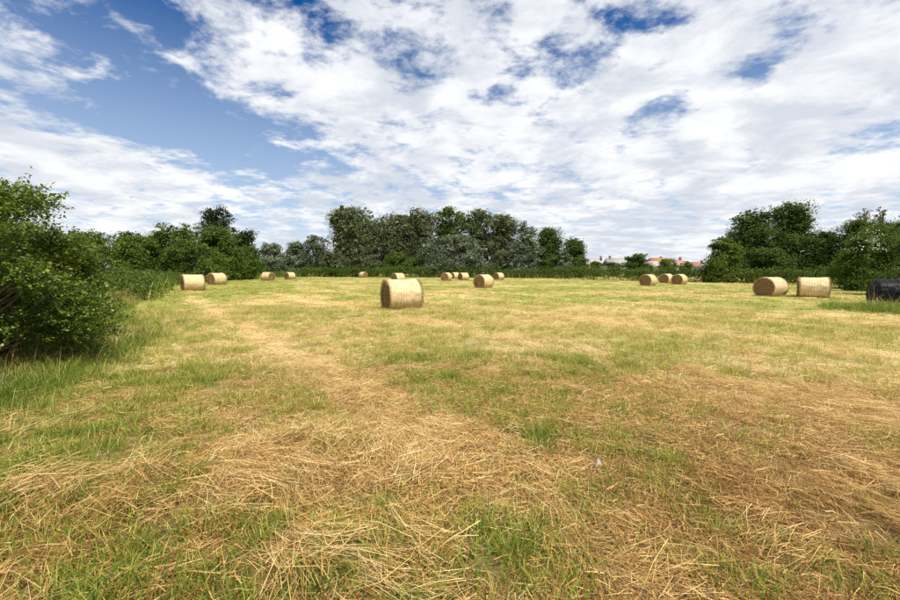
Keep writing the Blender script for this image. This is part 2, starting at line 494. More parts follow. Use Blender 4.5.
def scatter(name, label, cat, pts, rot, scl, tint, variants):
    n = len(pts)
    me = bpy.data.meshes.new(name)
    me.vertices.add(n); me.vertices.foreach_set('co', np.asarray(pts, np.float32).ravel())
    a = me.attributes.new('rot', 'FLOAT_VECTOR', 'POINT'); a.data.foreach_set('vector', np.asarray(rot, np.float32).ravel())
    a = me.attributes.new('scl', 'FLOAT_VECTOR', 'POINT'); a.data.foreach_set('vector', np.asarray(scl, np.float32).ravel())
    a = me.attributes.new('tint', 'FLOAT', 'POINT'); a.data.foreach_set('value', np.asarray(tint, np.float32))
    a = me.attributes.new('pick', 'INT', 'POINT'); a.data.foreach_set('value', rng.integers(0, len(variants), n).astype(np.int32))
    ob = link(name, me)
    tag(ob, label, cat, kind='stuff')
    g = bpy.data.node_groups.new(name, 'GeometryNodeTree')
    g.interface.new_socket('Geometry', in_out='INPUT', socket_type='NodeSocketGeometry')
    g.interface.new_socket('Geometry', in_out='OUTPUT', socket_type='NodeSocketGeometry')
    N, L = g.nodes.new, g.links.new
    gi, go = N('NodeGroupInput'), N('NodeGroupOutput')
    iop = N('GeometryNodeInstanceOnPoints'); iop.inputs['Pick Instance'].default_value = True
    j = N('GeometryNodeJoinGeometry')
    for v in variants:
        oi = N('GeometryNodeObjectInfo'); oi.inputs['Object'].default_value = v; oi.inputs['As Instance'].default_value = True
        L(oi.outputs['Geometry'], j.inputs[0])

    def attr(nm, ty):
        n_ = N('GeometryNodeInputNamedAttribute'); n_.data_type = ty; n_.inputs['Name'].default_value = nm; return n_.outputs['Attribute']
    e = N('FunctionNodeEulerToRotation'); L(attr('rot', 'FLOAT_VECTOR'), e.inputs[0])
    L(gi.outputs[0], iop.inputs['Points']); L(j.outputs[0], iop.inputs['Instance'])
    L(attr('pick', 'INT'), iop.inputs['Instance Index'])
    L(e.outputs[0], iop.inputs['Rotation']); L(attr('scl', 'FLOAT_VECTOR'), iop.inputs['Scale'])
    L(iop.outputs[0], go.inputs[0])
    md = ob.modifiers.new('scatter', 'NODES'); md.node_group = g
    return ob


def sample(r0, r1, dens, half=R(63)):
    """random ground points in a sector in front of the camera (a little wider than the view)"""
    n = int(dens * half * (r1 ** 2 - r0 ** 2))
    r = np.sqrt(rng.uniform(r0 ** 2, r1 ** 2, n)); a = rng.uniform(-half, half, n)
    return r * np.sin(a), r * np.cos(a) - 0.6


def in_field(x, y):
    """inside the mown field (left hedge foot, back hedge)"""
    left = np.interp(y, [0, 5.2, 6.6, 8.9, 18, 35, 50, 66, 88, 100], [-4.6, -5.6, -6.4, -7.5, -14.6, -25, -30, -33.5, -33.5, -33])
    right = np.interp(y, [0, 20, 33, 43, 52, 62, 78, 92, 100], [40, 36, 36, 40, 39, 30, 22, 13, 13])
    return (x > left) & (x < right) & (y < 92)


def field_cover():
    hay_near = [variant('hay_tuft', M_straw, lying(110, 0.16, (0.05, 0.22), 0.035, (0.0016, 0.0042), (0.0, 0.95))) for _ in range(6)]
    hay_long = [variant('hay_lock', M_straw, lying(85, 0.13, (0.12, 0.36), 0.055, (0.0013, 0.0034), (0.1, 1.0), spread=0.5, lift=0.03)) for _ in range(6)]
    stub = [variant('stubble', M_straw, standing(34, 0.11, (0.03, 0.10), 0.5, (0.0018, 0.0042), (0.1, 0.9)),
                    lying(26, 0.14, (0.04, 0.12), 0.02, (0.002, 0.005), (0.0, 0.7))) for _ in range(5)]
    tuft = [variant('grass_tuft', M_grass, standing(42, 0.075, (0.05, 0.14), 0.40, (0.0025, 0.006), (0.05, 0.75), 0.5)) for _ in range(6)]
    far_tuft = [variant('far_grass_tuft', M_grass, standing(34, 0.28, (0.05, 0.12), 0.5, (0.008, 0.016), (0.15, 0.85), 0.5)) for _ in range(4)]
    far_hay = [variant('far_hay_tuft', M_straw, lying(34, 0.30, (0.10, 0.32), 0.03, (0.008, 0.016), (0.35, 0.95)),
                       standing(14, 0.28, (0.04, 0.10), 0.6, (0.006, 0.012), (0.3, 0.9))) for _ in range(4)]

    def place(specs, zoff=0.0):
        P, Rr, Sc, Ti = [], [], [], []
        for r0, r1, dens, prob, s0, s1, tintf, aligned in specs:
            x, y = sample(r0, r1, dens)
            k = (rng.uniform(0, 1, len(x)) < prob(x, y)) & in_field(x, y)
            x, y = x[k], y[k]; n = len(x)
            z = ground_z(x, y) + zoff * rng.uniform(0, 1, n)
            P.append(np.stack([x, y, z], 1))
            if aligned:
                az = 2.2 + 2.4 * (fbm(x * 0.7, y * 0.7, 77, 2) - 0.5) * 2 + rng.normal(0, 0.35, n)
            else: az = rng.uniform(0, 2 * np.pi, n)
            Rr.append(np.stack([rng.normal(0, 0.08, n), rng.normal(0, 0.08, n), az], 1))
            s = rng.uniform(s0, s1, n); Sc.append(np.stack([s, s, s * rng.uniform(0.8, 1.25, n)], 1))
            Ti.append(tintf(x, y) + rng.normal(0, 0.06, n))
        return [np.concatenate(k) for k in (P, Rr, Sc, Ti)]

    G, T = green, thatch
    hmass = lambda x, y: np.clip(0.0 + 0.4 * swath(x, y) * (np.hypot(x, y) < 14) + 1.0 * blob(x, y, -1.0, 3.2, 0.75, 0.5) + 0.9 * blob(x, y, -0.5, 1.9, 0.6, 0.35)
                                 + 0.7 * blob(x, y, -2.1, 2.6, 0.8, 0.5) + 0.6 * blob(x, y, 3.3, 2.4, 0.7, 0.5) + 1.5 * blob(x, y, 12.3, 11.3, 0.9, 0.35) + 0.7 * (fbm(x * 0.9, y * 0.9, 91, 3) - 0.66), 0, 1)
    st = lambda x, y: 0.02 - 0.36 * T(x, y)
    scatter('cut_hay', 'loose dry hay and straw strewn over the mown field', 'hay',
            *place([(0.7, 7, 56, lambda x, y: 0.15 + 0.8 * (1 - G(x, y)), 0.8, 1.3, st, False),
                    (7, 15, 14, lambda x, y: 0.1 + 0.8 * (1 - G(x, y)), 1.0, 1.4, lambda x, y: 0.25 - 0.3 * T(x, y), False)]), hay_near)
    scatter('raked_hay', 'long pale hay lying in thick combed locks across the foreground', 'hay',
            *place([(0.7, 8, 50, hmass, 0.8, 1.25, lambda x, y: 0.02 - 0.3 * T(x, y), True),
                    (8, 18, 9, hmass, 1.1, 1.6, lambda x, y: 0.18 - 0.2 * T(x, y), True)], 0.03), hay_long)
    scatter('stubble', 'short brown stubble standing between the strewn hay', 'stubble',
            *place([(0.7, 8, 62, lambda x, y: 0.4 + 0.6 * (1 - G(x, y)), 0.8, 1.5, lambda x, y: -0.04 - 0.25 * T(x, y) + 0.3 * np.clip((np.hypot(x, y) - 3) / 5, 0, 1), False),
                    (8, 20, 26, lambda x, y: 0.8 - 0.4 * G(x, y), 1.1, 1.6, lambda x, y: 0.42 - 0.2 * T(x, y), False)]), stub)
    gp = lambda x, y: np.clip(1.9 * (G(x, y) - 0.30), 0.05, 1) * np.clip(0.2 + 2.4 * (fbm(x * 2.3, y * 2.3, 44, 3) - 0.3), 0.1, 1)
    scatter('green_grass', 'short green grass regrowing in patches through the hay', 'grass',
            *place([(0.7, 8, 150, gp, 0.7, 1.5, lambda x, y: 0.30 - 0.34 * G(x, y) + 0.22 * np.clip((np.hypot(x, y) - 3) / 5, 0, 1), False),
                    (8, 20, 38, gp, 1.0, 1.7, lambda x, y: 0.68 - 0.30 * G(x, y), False)]), tuft)
    scatter('distant_grass', 'yellow green grass covering the far part of the field', 'grass',
            *place([(14, 40, 3.2, lambda x, y: np.clip(0.1 + 1.1 * G(x, y), 0, 1), 0.8, 1.3, lambda x, y: 0.36 - 0.25 * G(x, y), False),
                    (40, 98, 1.0, lambda x, y: np.clip(0.1 + 1.0 * G(x, y), 0, 1), 1.0, 1.6, lambda x, y: 0.36 - 0.25 * G(x, y), False)]), far_tuft)
    scatter('distant_hay', 'dry hay scattered over the far part of the field', 'hay',
            *place([(14, 40, 2.4, lambda x, y: np.clip(1.2 - 1.3 * G(x, y), 0.03, 1), 0.8, 1.3, lambda x, y: 0.0 * x, False),
                    (40, 98, 0.6, lambda x, y: np.clip(1.2 - 1.3 * G(x, y), 0.03, 1), 0.9, 1.4, lambda x, y: 0.0 * x, False)]), far_hay)

    # loose hay and grass pressed up round the foot of each bale
    P = []
    for b in BALES:
        bx, by = bale_xy(b); n = 60; a = rng.uniform(0, 2 * np.pi, n)
        u, v = BL / 2 + 0.05, 0.36
        k = 1 / np.maximum(np.abs(np.cos(a)) / u, np.abs(np.sin(a)) / v) * rng.uniform(0.9, 1.3, n)
        ex, ey = k * np.cos(a), k * np.sin(a); c, s_ = math.cos(R(b[3])), math.sin(R(b[3]))
        P.append(np.stack([bx + ex * c - ey * s_, by + ex * s_ + ey * c], 1))
    P = np.concatenate(P); n = len(P)
    s = rng.uniform(0.8, 1.5, n)
    for nm, lb, vs, keep, tn in (('hay_litter', 'loose hay lying round the feet of the bales', hay_near, 0.6, -0.1), ('bale_foot_grass', 'short green grass pressed against the feet of the bales', tuft, 0.6, 0.2)):
        k = rng.uniform(0, 1, n) < keep; m_ = k.sum()
        scatter(nm, lb, 'hay' if vs is hay_near else 'grass', np.stack([P[k, 0], P[k, 1], ground_z(P[k, 0], P[k, 1])], 1), np.stack([0 * P[k, 0], 0 * P[k, 0], rng.uniform(0, 6.28, m_)], 1),
                np.stack([s[k]] * 3, 1), rng.normal(tn, 0.06, m_), vs)

    # tall unmown grass along the hedge foot and round the black bale
    tall = [variant('tall_grass_clump', M_grass, standing(46, 0.16, (0.14, 0.42), 0.35, (0.003, 0.007), (0.0, 0.6), 0.9)) for _ in range(5)]
    dry = [variant('dry_grass_clump', M_straw, standing(16, 0.16, (0.3, 0.75), 0.35, (0.0025, 0.005), (0.3, 0.95), 0.8)) for _ in range(4)]
    hx = np.array([-4.7, -5.5, -6.1, -7.0, -11.0, -14.8, -20.0, -25.2]); hy = np.array([3.4, 5.2, 6.6, 8.9, 13.0, 18, 26, 35.0])
    seg = rng.uniform(0, 1, 1500) ** 1.1 * (len(hx) - 1.001); i = seg.astype(int); f = seg - i
    x = hx[i] * (1 - f) + hx[i + 1] * f + rng.normal(-0.25, 0.45, len(seg)); y = hy[i] * (1 - f) + hy[i + 1] * f + rng.normal(0, 0.5, len(seg))
    n2 = 900
    x2 = rng.normal(18.2, 1.9, n2); y2 = rng.normal(15.8, 0.8, n2)
    k = (x2 > 15.2 + 0.7 * np.abs(y2 - 15.9)); x2, y2 = x2[k], y2[k]
    bx = np.concatenate([x, x2]); by = np.concatenate([y, y2])
    for nm, lb, vs, keep, tn in (('tall_grass', 'tall unmown green grass along the foot of the hedge', tall, 0.8, 0.03), ('dry_grass', 'tall dry grass stalks among the unmown green grass', dry, 0.1, 0.0)):
        k = rng.uniform(0, 1, len(bx)) < keep
        X, Y = bx[k], by[k]; n = len(X)
        s = rng.uniform(0.6, 1.15, n) * np.where(X > 8, np.where(Y > 16.0, rng.uniform(0.9, 1.7, n), rng.uniform(0.6, 1.4, n)), 1.0)
        scatter(nm, lb, 'grass', np.stack([X, Y, ground_z(X, Y)], 1), np.stack([np.zeros(n), np.zeros(n), rng.uniform(0, 6.28, n)], 1),
                np.stack([s, s, s], 1), rng.normal(tn, 0.1, n), vs)


field_cover()


# ------------------------------------------------------------------ bales


def mat_net():
    m, nt, N, L = new_mat('net_wrapped_straw')
    tc = N("ShaderNodeTexCoord")

    def nz(scale, st, detail=5):
        mp = N("ShaderNodeMapping"); mp.inputs['Scale'].default_value = st; L(tc.outputs['Object'], mp.inputs[0])
        n = N("ShaderNodeTexNoise"); n.inputs['Scale'].default_value = scale; n.inputs['Detail'].default_value = detail; n.inputs['Roughness'].default_value = 0.65
        L(mp.outputs[0], n.inputs['Vector']); return n.outputs['Fac']
    f1 = nz(9, (3.0, 0.35, 0.35)); f2 = nz(40, (1, 1, 1)); f3 = nz(3, (1, 1, 1))
    ad = N("ShaderNodeMath"); ad.operation = 'MULTIPLY_ADD'; L(f2, ad.inputs[0]); ad.inputs[1].default_value = 0.5
    ml = N("ShaderNodeMath"); ml.operation = 'MULTIPLY'; L(f1, ml.inputs[0]); ml.inputs[1].default_value = 0.5
    L(ml.outputs[0], ad.inputs[2])
    cr = ramp(N, [(0.30, (0.36, 0.26, 0.13)), (0.45, (0.60, 0.47, 0.275)), (0.62, (0.74, 0.64, 0.43))]); L(ad.outputs[0], cr.inputs[0])
    mx = N("ShaderNodeMix"); mx.data_type = 'RGBA'; mx.blend_type = 'MULTIPLY'
    L(f3, mx.inputs[0]); L(cr.outputs[0], mx.inputs[6]); mx.inputs[7].default_value = (0.93, 0.86, 0.70, 1)
    wv = N("ShaderNodeTexWave"); wv.wave_type = 'BANDS'; wv.bands_direction = 'X'; wv.inputs['Scale'].default_value = 2.6; wv.inputs['Distortion'].default_value = 2.5; wv.inputs['Detail'].default_value = 3
    L(tc.outputs['Object'], wv.inputs['Vector'])
    m2 = N("ShaderNodeMix"); m2.data_type = 'RGBA'; m2.blend_type = 'MULTIPLY'; m2.inputs[0].default_value = 0.38
    rw = ramp(N, [(0.0, (0.72, 0.66, 0.55)), (0.45, (1, 1, 1))]); L(wv.outputs['Fac'], rw.inputs[0])
    L(mx.outputs[2], m2.inputs[6]); L(rw.outputs[0], m2.inputs[7]); mx = m2
    p = N("ShaderNodeBsdfPrincipled"); L(mx.outputs[2], p.inputs['Base Color']); p.inputs['Roughness'].default_value = 0.6; p.inputs['Specular IOR Level'].default_value = 0.3
    b = N("ShaderNodeBump"); b.inputs['Strength'].default_value = 0.6; b.inputs['Distance'].default_value = 0.02
    L(ad.outputs[0], b.inputs['Height']); L(b.outputs[0], p.inputs['Normal'])
    o = N("ShaderNodeOutputMaterial"); L(p.outputs[0], o.inputs[0])
    return m


M_net = mat_net()
M_end = rough_mat('cut_straw_end', (0.07, 0.036, 0.014), (0.44, 0.29, 0.13), 16, rough=0.9, bump=0.9, spec=0.1)
M_endstraw = leafy('end_straw', [(0.0, (0.12, 0.065, 0.022)), (0.5, (0.34, 0.21, 0.085)), (1.0, (0.60, 0.44, 0.22))], trans=0.15, inst=False)


def bale_meshes(seed, wrap_mat, end_mat, straw_mat, rings=26, segs=96, strands=1300, bumps=1.0):
    r_ = np.random.default_rng(seed)
    th = np.linspace(0, 2 * np.pi, segs, endpoint=False)
    xs = np.linspace(-BL / 2, BL / 2, rings)
    e = np.clip((np.abs(xs) - (BL / 2 - 0.09)) / 0.09, 0, 1)
    prof = BR - 0.075 * e ** 2
    XX, TT = np.meshgrid(xs, th, indexing='ij')
    rr = prof[:, None] + bumps * (0.05 * (fbm(XX * 3 + seed, np.cos(TT) * 2 + np.sin(TT) * 3.3, seed, 3) - 0.5) + 0.026 * (fbm(XX * 9, np.sin(TT) * 2.2 + np.cos(TT) * 1.7, seed + 5, 2) - 0.5))

    def body(rad, T):
        y = rad * np.cos(T); z = rad * np.sin(T)
        lo = -BR + 0.085
        z = np.where(z < lo, lo + (z - lo) * 0.25, z)
        return y, z + BR - 0.075
    y, z = body(rr, TT)
    idx = np.arange(rings * segs).reshape(rings, segs)
    q = np.stack([idx[:-1], idx[1:], np.roll(idx[1:], -1, 1), np.roll(idx[:-1], -1, 1)], -1).reshape(-1, 4)
    wrap = mesh_from('net_wrap', np.stack([XX, y, z], -1).reshape(-1, 3), [q], None, True, [wrap_mat])
    ends = []
    for sgn in (-1, 1):
        nr = 16
        f = np.linspace(0.03, 1.0, nr)
        F, T2 = np.meshgrid(f, th, indexing='ij')
        rim = (rr[0] if sgn < 0 else rr[-1])[None, :]
        rad = F * (rim - 0.004)
        spiral = np.sin(2 * np.pi * (F * 7 + T2 / (2 * np.pi))) * 0.010
        dx = 0.03 * (1 - F ** 4) + spiral * (F < 0.97) + bumps * 0.045 * (fbm(rad * np.cos(T2) * 7, rad * np.sin(T2) * 7, seed + 9 + sgn, 3) - 0.5) * (F < 0.99)
        y2, z2 = body(rad, T2)
        v = np.stack([sgn * (BL / 2 + dx - 0.004), y2, z2], -1).reshape(-1, 3)
        v = np.concatenate([v, [[sgn * (BL / 2 + 0.02), 0, BR - 0.075]]])
        idx = np.arange(nr * segs).reshape(nr, segs)
        q = np.stack([idx[:-1], idx[1:], np.roll(idx[1:], -1, 1), np.roll(idx[:-1], -1, 1)], -1).reshape(-1, 4)
        t = np.stack([np.full(segs, nr * segs), idx[0], np.roll(idx[0], -1)], -1)
        if sgn < 0: q = q[:, ::-1]; t = t[:, ::-1]
        ends.append(mesh_from('straw_end', v, [q, t], None, True, [end_mat]))
    fuzz = None
    if strands:
        mb = MB()
        for sgn in (-1, 1):
            n = strands
            rad = BR * np.sqrt(r_.uniform(0.0, 1.0, n)) * 0.985; a = r_.uniform(0, 2 * np.pi, n)
            L = r_.uniform(0.06, 0.2, n) * (0.5 + 0.6 * rad / BR)
            y2 = rad * np.cos(a); z2 = rad * np.sin(a)
            tv = np.stack([r_.normal(0.1, 0.22, n) * sgn, -np.sin(a), np.cos(a)], 1) + r_.normal(0, 0.25, (n, 3)); tv = unit(tv)
            p1 = np.stack([np.full(n, sgn * (BL / 2 + 0.03)) + sgn * r_.uniform(0, 0.03, n), y2, np.maximum(z2, -BR + 0.06) + BR - 0.075], 1)
            p0 = p1 - tv * L[:, None] / 2; p2 = p1 + tv * L[:, None] / 2 + np.stack([np.full(n, sgn * 0.012)] * 1 + [np.zeros(n)] * 2, 1)
            wv = unit(np.cross(tv, np.array([[sgn, 0.2, 0.1]])))
            p0[:, 2] = np.maximum(p0[:, 2], 0.01); p2[:, 2] = np.maximum(p2[:, 2], 0.01)
            v, qq, tt, va = ribbons(p0, p1, p2, r_.uniform(0.0035, 0.008, n), wv, r_.uniform(0, 1, n)); mb.add(v, [qq, tt], va)
            # ragged rim
            n = strands // 3
            a = r_.uniform(0, 2 * np.pi, n)
            er = np.stack([np.zeros(n), np.cos(a), np.sin(a)], 1); et = np.stack([np.zeros(n), -np.sin(a), np.cos(a)], 1)
            p1 = er * (BR - 0.03) + np.array([[sgn * (BL / 2 - 0.01), 0, BR - 0.075]]); p1[:, 2] = np.maximum(p1[:, 2], 0.03)
            dv = unit(et * r_.normal(0, 1, (n, 1)) + er * r_.uniform(0.0, 0.7, (n, 1)) + np.array([[sgn * 0.5, 0, 0]]) * r_.normal(0.4, 0.6, (n, 1)))
            L = r_.uniform(0.05, 0.17, n)[:, None]
            p0 = p1 - et * 0.03; p2 = p1 + dv * L; p2[:, 2] = np.maximum(p2[:, 2], 0.01); p0[:, 2] = np.maximum(p0[:, 2], 0.01)
            v, qq, tt, va = ribbons(p0, (p0 + p2) / 2, p2, r_.uniform(0.003, 0.006, n), unit(np.cross(dv, er)), r_.uniform(0.55, 1.1, n)); mb.add(v, [qq, tt], va)
        # hairs on the wrap
        n = strands
        a = r_.uniform(0, 2 * np.pi, n); xx = r_.uniform(-BL / 2 + 0.03, BL / 2 - 0.03, n)
        er = np.stack([np.zeros(n), np.cos(a), np.sin(a)], 1); et = np.stack([r_.normal(0, 0.5, n), -np.sin(a), np.cos(a)], 1); et = unit(et)
        p1 = er * (BR + 0.006) + np.stack([xx, np.zeros(n), np.full(n, BR - 0.075)], 1)
        L = r_.uniform(0.03, 0.11, n)[:, None]
        p0 = p1 - et * L / 2 - er * 0.006; p2 = p1 + et * L / 2 + er * r_.uniform(-0.004, 0.014, (n, 1))
        k = (p1[:, 2] > 0.05)
        v, qq, tt, va = ribbons(p0[k], p1[k], p2[k], r_.uniform(0.0025, 0.005, n)[k], unit(np.cross(et, er))[k], r_.uniform(0.5, 1.0, n)[k]); mb.add(v, [qq, tt], va)
        fuzz = mb.mesh('loose_straw', [straw_mat])
    return wrap, ends, fuzz


def build_bales():
    kinds = [bale_meshes(s, M_net, M_end, M_endstraw) for s in (1, 2, 3)]
    protos = []
    for w, e, f in kinds:
        root = bpy.data.objects.new('hay_bale', None); root.empty_display_size = 0.3
        parts = [bpy.data.objects.new('net_wrap', w), bpy.data.objects.new('straw_end', e[0]), bpy.data.objects.new('straw_end', e[1]), bpy.data.objects.new('loose_straw', f)]
        parts[3]['kind'] = 'stuff'
        protos.append((root, parts))
    for i, (px, py, Y, phi, sc, lab) in enumerate(BALES):
        x, Y = bale_xy(BALES[i])
        src, parts = protos[1 if px == 401.5 else i % 3]
        r = src.copy(); S.collection.objects.link(r)
        gz = float(ground_z(np.array(x), np.array(Y)))
        r.location = (x, Y, gz - 0.015); r.rotation_euler = (0, 0, R(phi)); r.scale = (sc, sc, sc)
        tag(r, lab, 'hay bale', 'round straw bales lying on the field')
        for p in parts:
            c = p.copy(); S.collection.objects.link(c); c.parent = r
    for src, parts in protos:
        for p in parts: bpy.data.objects.remove(p)
        bpy.data.objects.remove(src)


build_bales()


def build_black_bale():
    m, nt, N, L = new_mat('black_plastic')
    tc = N("ShaderNodeTexCoord"); n = N("ShaderNodeTexNoise"); n.inputs['Scale'].default_value = 5; n.inputs['Detail'].default_value = 4
    mp = N("ShaderNodeMapping"); mp.inputs['Scale'].default_value = (5, 1, 1); L(tc.outputs['Object'], mp.inputs[0]); L(mp.outputs[0], n.inputs['Vector'])
    cr = ramp(N, [(0.3, (0.005, 0.005, 0.007)), (0.75, (0.012, 0.0125, 0.016))]); L(n.outputs['Fac'], cr.inputs[0])
    p = N("ShaderNodeBsdfPrincipled"); L(cr.outputs[0], p.inputs['Base Color']); p.inputs['Roughness'].default_value = 0.4; p.inputs['Specular IOR Level'].default_value = 0.14
    b = N("ShaderNodeBump"); b.inputs['Strength'].default_value = 0.9; b.inputs['Distance'].default_value = 0.05
    L(n.outputs['Fac'], b.inputs['Height']); L(b.outputs[0], p.inputs['Normal'])
    o = N("ShaderNodeOutputMaterial"); L(p.outputs[0], o.inputs[0])
    w, e, _ = bale_meshes(8, m, m, None, strands=0, bumps=1.8)
    root = bpy.data.objects.new('wrapped_bale', None); S.collection.objects.link(root)
    q = at(891, 300, 17.6)
    root.location = (q.x + 0.05, 17.6, -0.02); root.rotation_euler = (0, 0, R(-28)); root.scale = (1.02,) * 3
    tag(root, 'bale wrapped in shiny black plastic in tall grass at the right edge', 'wrapped bale')
    link('plastic_wrap', w, root)
    for x in e: link('wrapped_end', x, root)
    mb = MB()
    for k in range(9):                      # ridges where the film layers overlap
        x = -0.55 + k * 0.137
        th = np.linspace(-0.3, np.pi + 0.3, 30)
        skew = 0.05 * np.sin(th * 1.3 + k)
        pts = np.stack([x + skew, (BR + 0.004) * np.cos(th), (BR + 0.004) * np.sin(th) + BR - 0.075], 1)
        mb.tube(pts, 0.008, 5)
    link('film_overlap', mb.mesh('film_overlap', [m], True), root)
    # torn patch with straw showing on top
    mb2 = MB()
    n = 260
    c = np.stack([rng.normal(0.45, 0.13, n), rng.normal(0.05, 0.16, n), np.zeros(n)], 1)
    c[:, 2] = np.sqrt(np.clip((BR + 0.01) ** 2 - c[:, 1] ** 2, 0, None)) + BR - 0.075 + rng.uniform(0, 0.04, n)
    d = unit(rng.normal(0, 1, (n, 3)) * np.array([[1, 1, 0.25]])); L_ = rng.uniform(0.05, 0.16, n)[:, None]
    v, qq, tt, va = ribbons(c - d * L_, c, c + d * L_, rng.uniform(0.004, 0.008, n), unit(np.cross(d, np.array([[0, 0.3, 1.]]))), rng.uniform(0.3, 1, n))
    mb2.add(v, [qq, tt], va)
    s = link('loose_straw', mb2.mesh('loose_straw', [M_endstraw]), root); s['kind'] = 'stuff'


build_black_bale()


# ------------------------------------------------------------------ foliage
def leaves(centers, size, aspect=0.55, up=0.5, out=None, var=None, r_=rng):
    """one four-sided leaf at each centre"""
    n = len(centers)
    nrm = r_.normal(0, 1, (n, 3)); nrm[:, 2] += up * 2
    if out is not None: nrm += out * 1.0
    nrm = unit(nrm)
    u = unit(np.cross(nrm, r_.normal(0, 1, (n, 3)))); v = np.cross(nrm, u)
    s = (size * r_.uniform(0.65, 1.35, n))[:, None]
    fold = nrm * s * 0.12
    P = np.stack([centers - u * s * 0.5, centers + v * s * 0.5 * aspect + fold - u * s * 0.05, centers + u * s * 0.5, centers - v * s * 0.5 * aspect + fold - u * s * 0.05], 1).reshape(-1, 3)
    q = (np.arange(n) * 4)[:, None] + np.arange(4)[None]
    return P, q, np.repeat(var if var is not None else r_.uniform(0, 1, n), 4)


FOL = {
    'oak': leafy('oak_leaf', [(0, (0.029, 0.057, 0.013)), (0.5, (0.073, 0.122, 0.022)), (1, (0.147, 0.195, 0.048))], 0.22, rough=0.7, spec=0.08, inst=False),
    'ash': leafy('ash_leaf', [(0, (0.046, 0.077, 0.015)), (0.5, (0.108, 0.162, 0.031)), (1, (0.200, 0.246, 0.054))], 0.25, rough=0.7, spec=0.08, inst=False),
    'dark': leafy('dark_leaf', [(0, (0.014, 0.028, 0.008)), (0.5, (0.035, 0.055, 0.014)), (1, (0.07, 0.09, 0.03))], 0.2, rough=0.7, spec=0.08, inst=False),
    'bright': leafy('bright_leaf', [(0, (0.05, 0.085, 0.012)), (0.5, (0.11, 0.165, 0.025)), (1, (0.19, 0.24, 0.05))], 0.28, rough=0.7, spec=0.08, inst=False),
    'willow': leafy('willow_leaf', [(0, (0.06, 0.078, 0.032)), (0.45, (0.13, 0.155, 0.068)), (0.8, (0.21, 0.235, 0.12)), (1, (0.30, 0.32, 0.20))], 0.28, rough=0.7, spec=0.08, inst=False),
    'silver': leafy('silver_leaf', [(0, (0.062, 0.085, 0.044)), (0.4, (0.125, 0.156, 0.088)), (0.7, (0.263, 0.300, 0.213)), (1, (0.600, 0.637, 0.537))], 0.18, rough=0.7, spec=0.08, inst=False),
    'thicket': leafy('thicket_leaf', [(0, (0.031, 0.062, 0.012)), (0.5, (0.092, 0.146, 0.022)), (1, (0.185, 0.239, 0.046))], 0.25, rough=0.7, spec=0.08, inst=False),
    'bramble': leafy('bramble_leaf', [(0, (0.033, 0.064, 0.012)), (0.5, (0.088, 0.138, 0.024)), (0.85, (0.165, 0.198, 0.044)), (1, (0.264, 0.198, 0.088))], 0.3, rough=0.7, spec=0.08, inst=False),
    'hawthorn': leafy('hawthorn_leaf', [(0, (0.040, 0.075, 0.011)), (0.45, (0.115, 0.170, 0.018)), (0.8, (0.20, 0.265, 0.032)), (1, (0.32, 0.33, 0.06))], 0.32, rough=0.45, spec=0.3, inst=False),
}
M_flower = leafy('white_flower', [(0, (0.55, 0.52, 0.45)), (1, (0.8, 0.78, 0.7))], 0.2, inst=False)


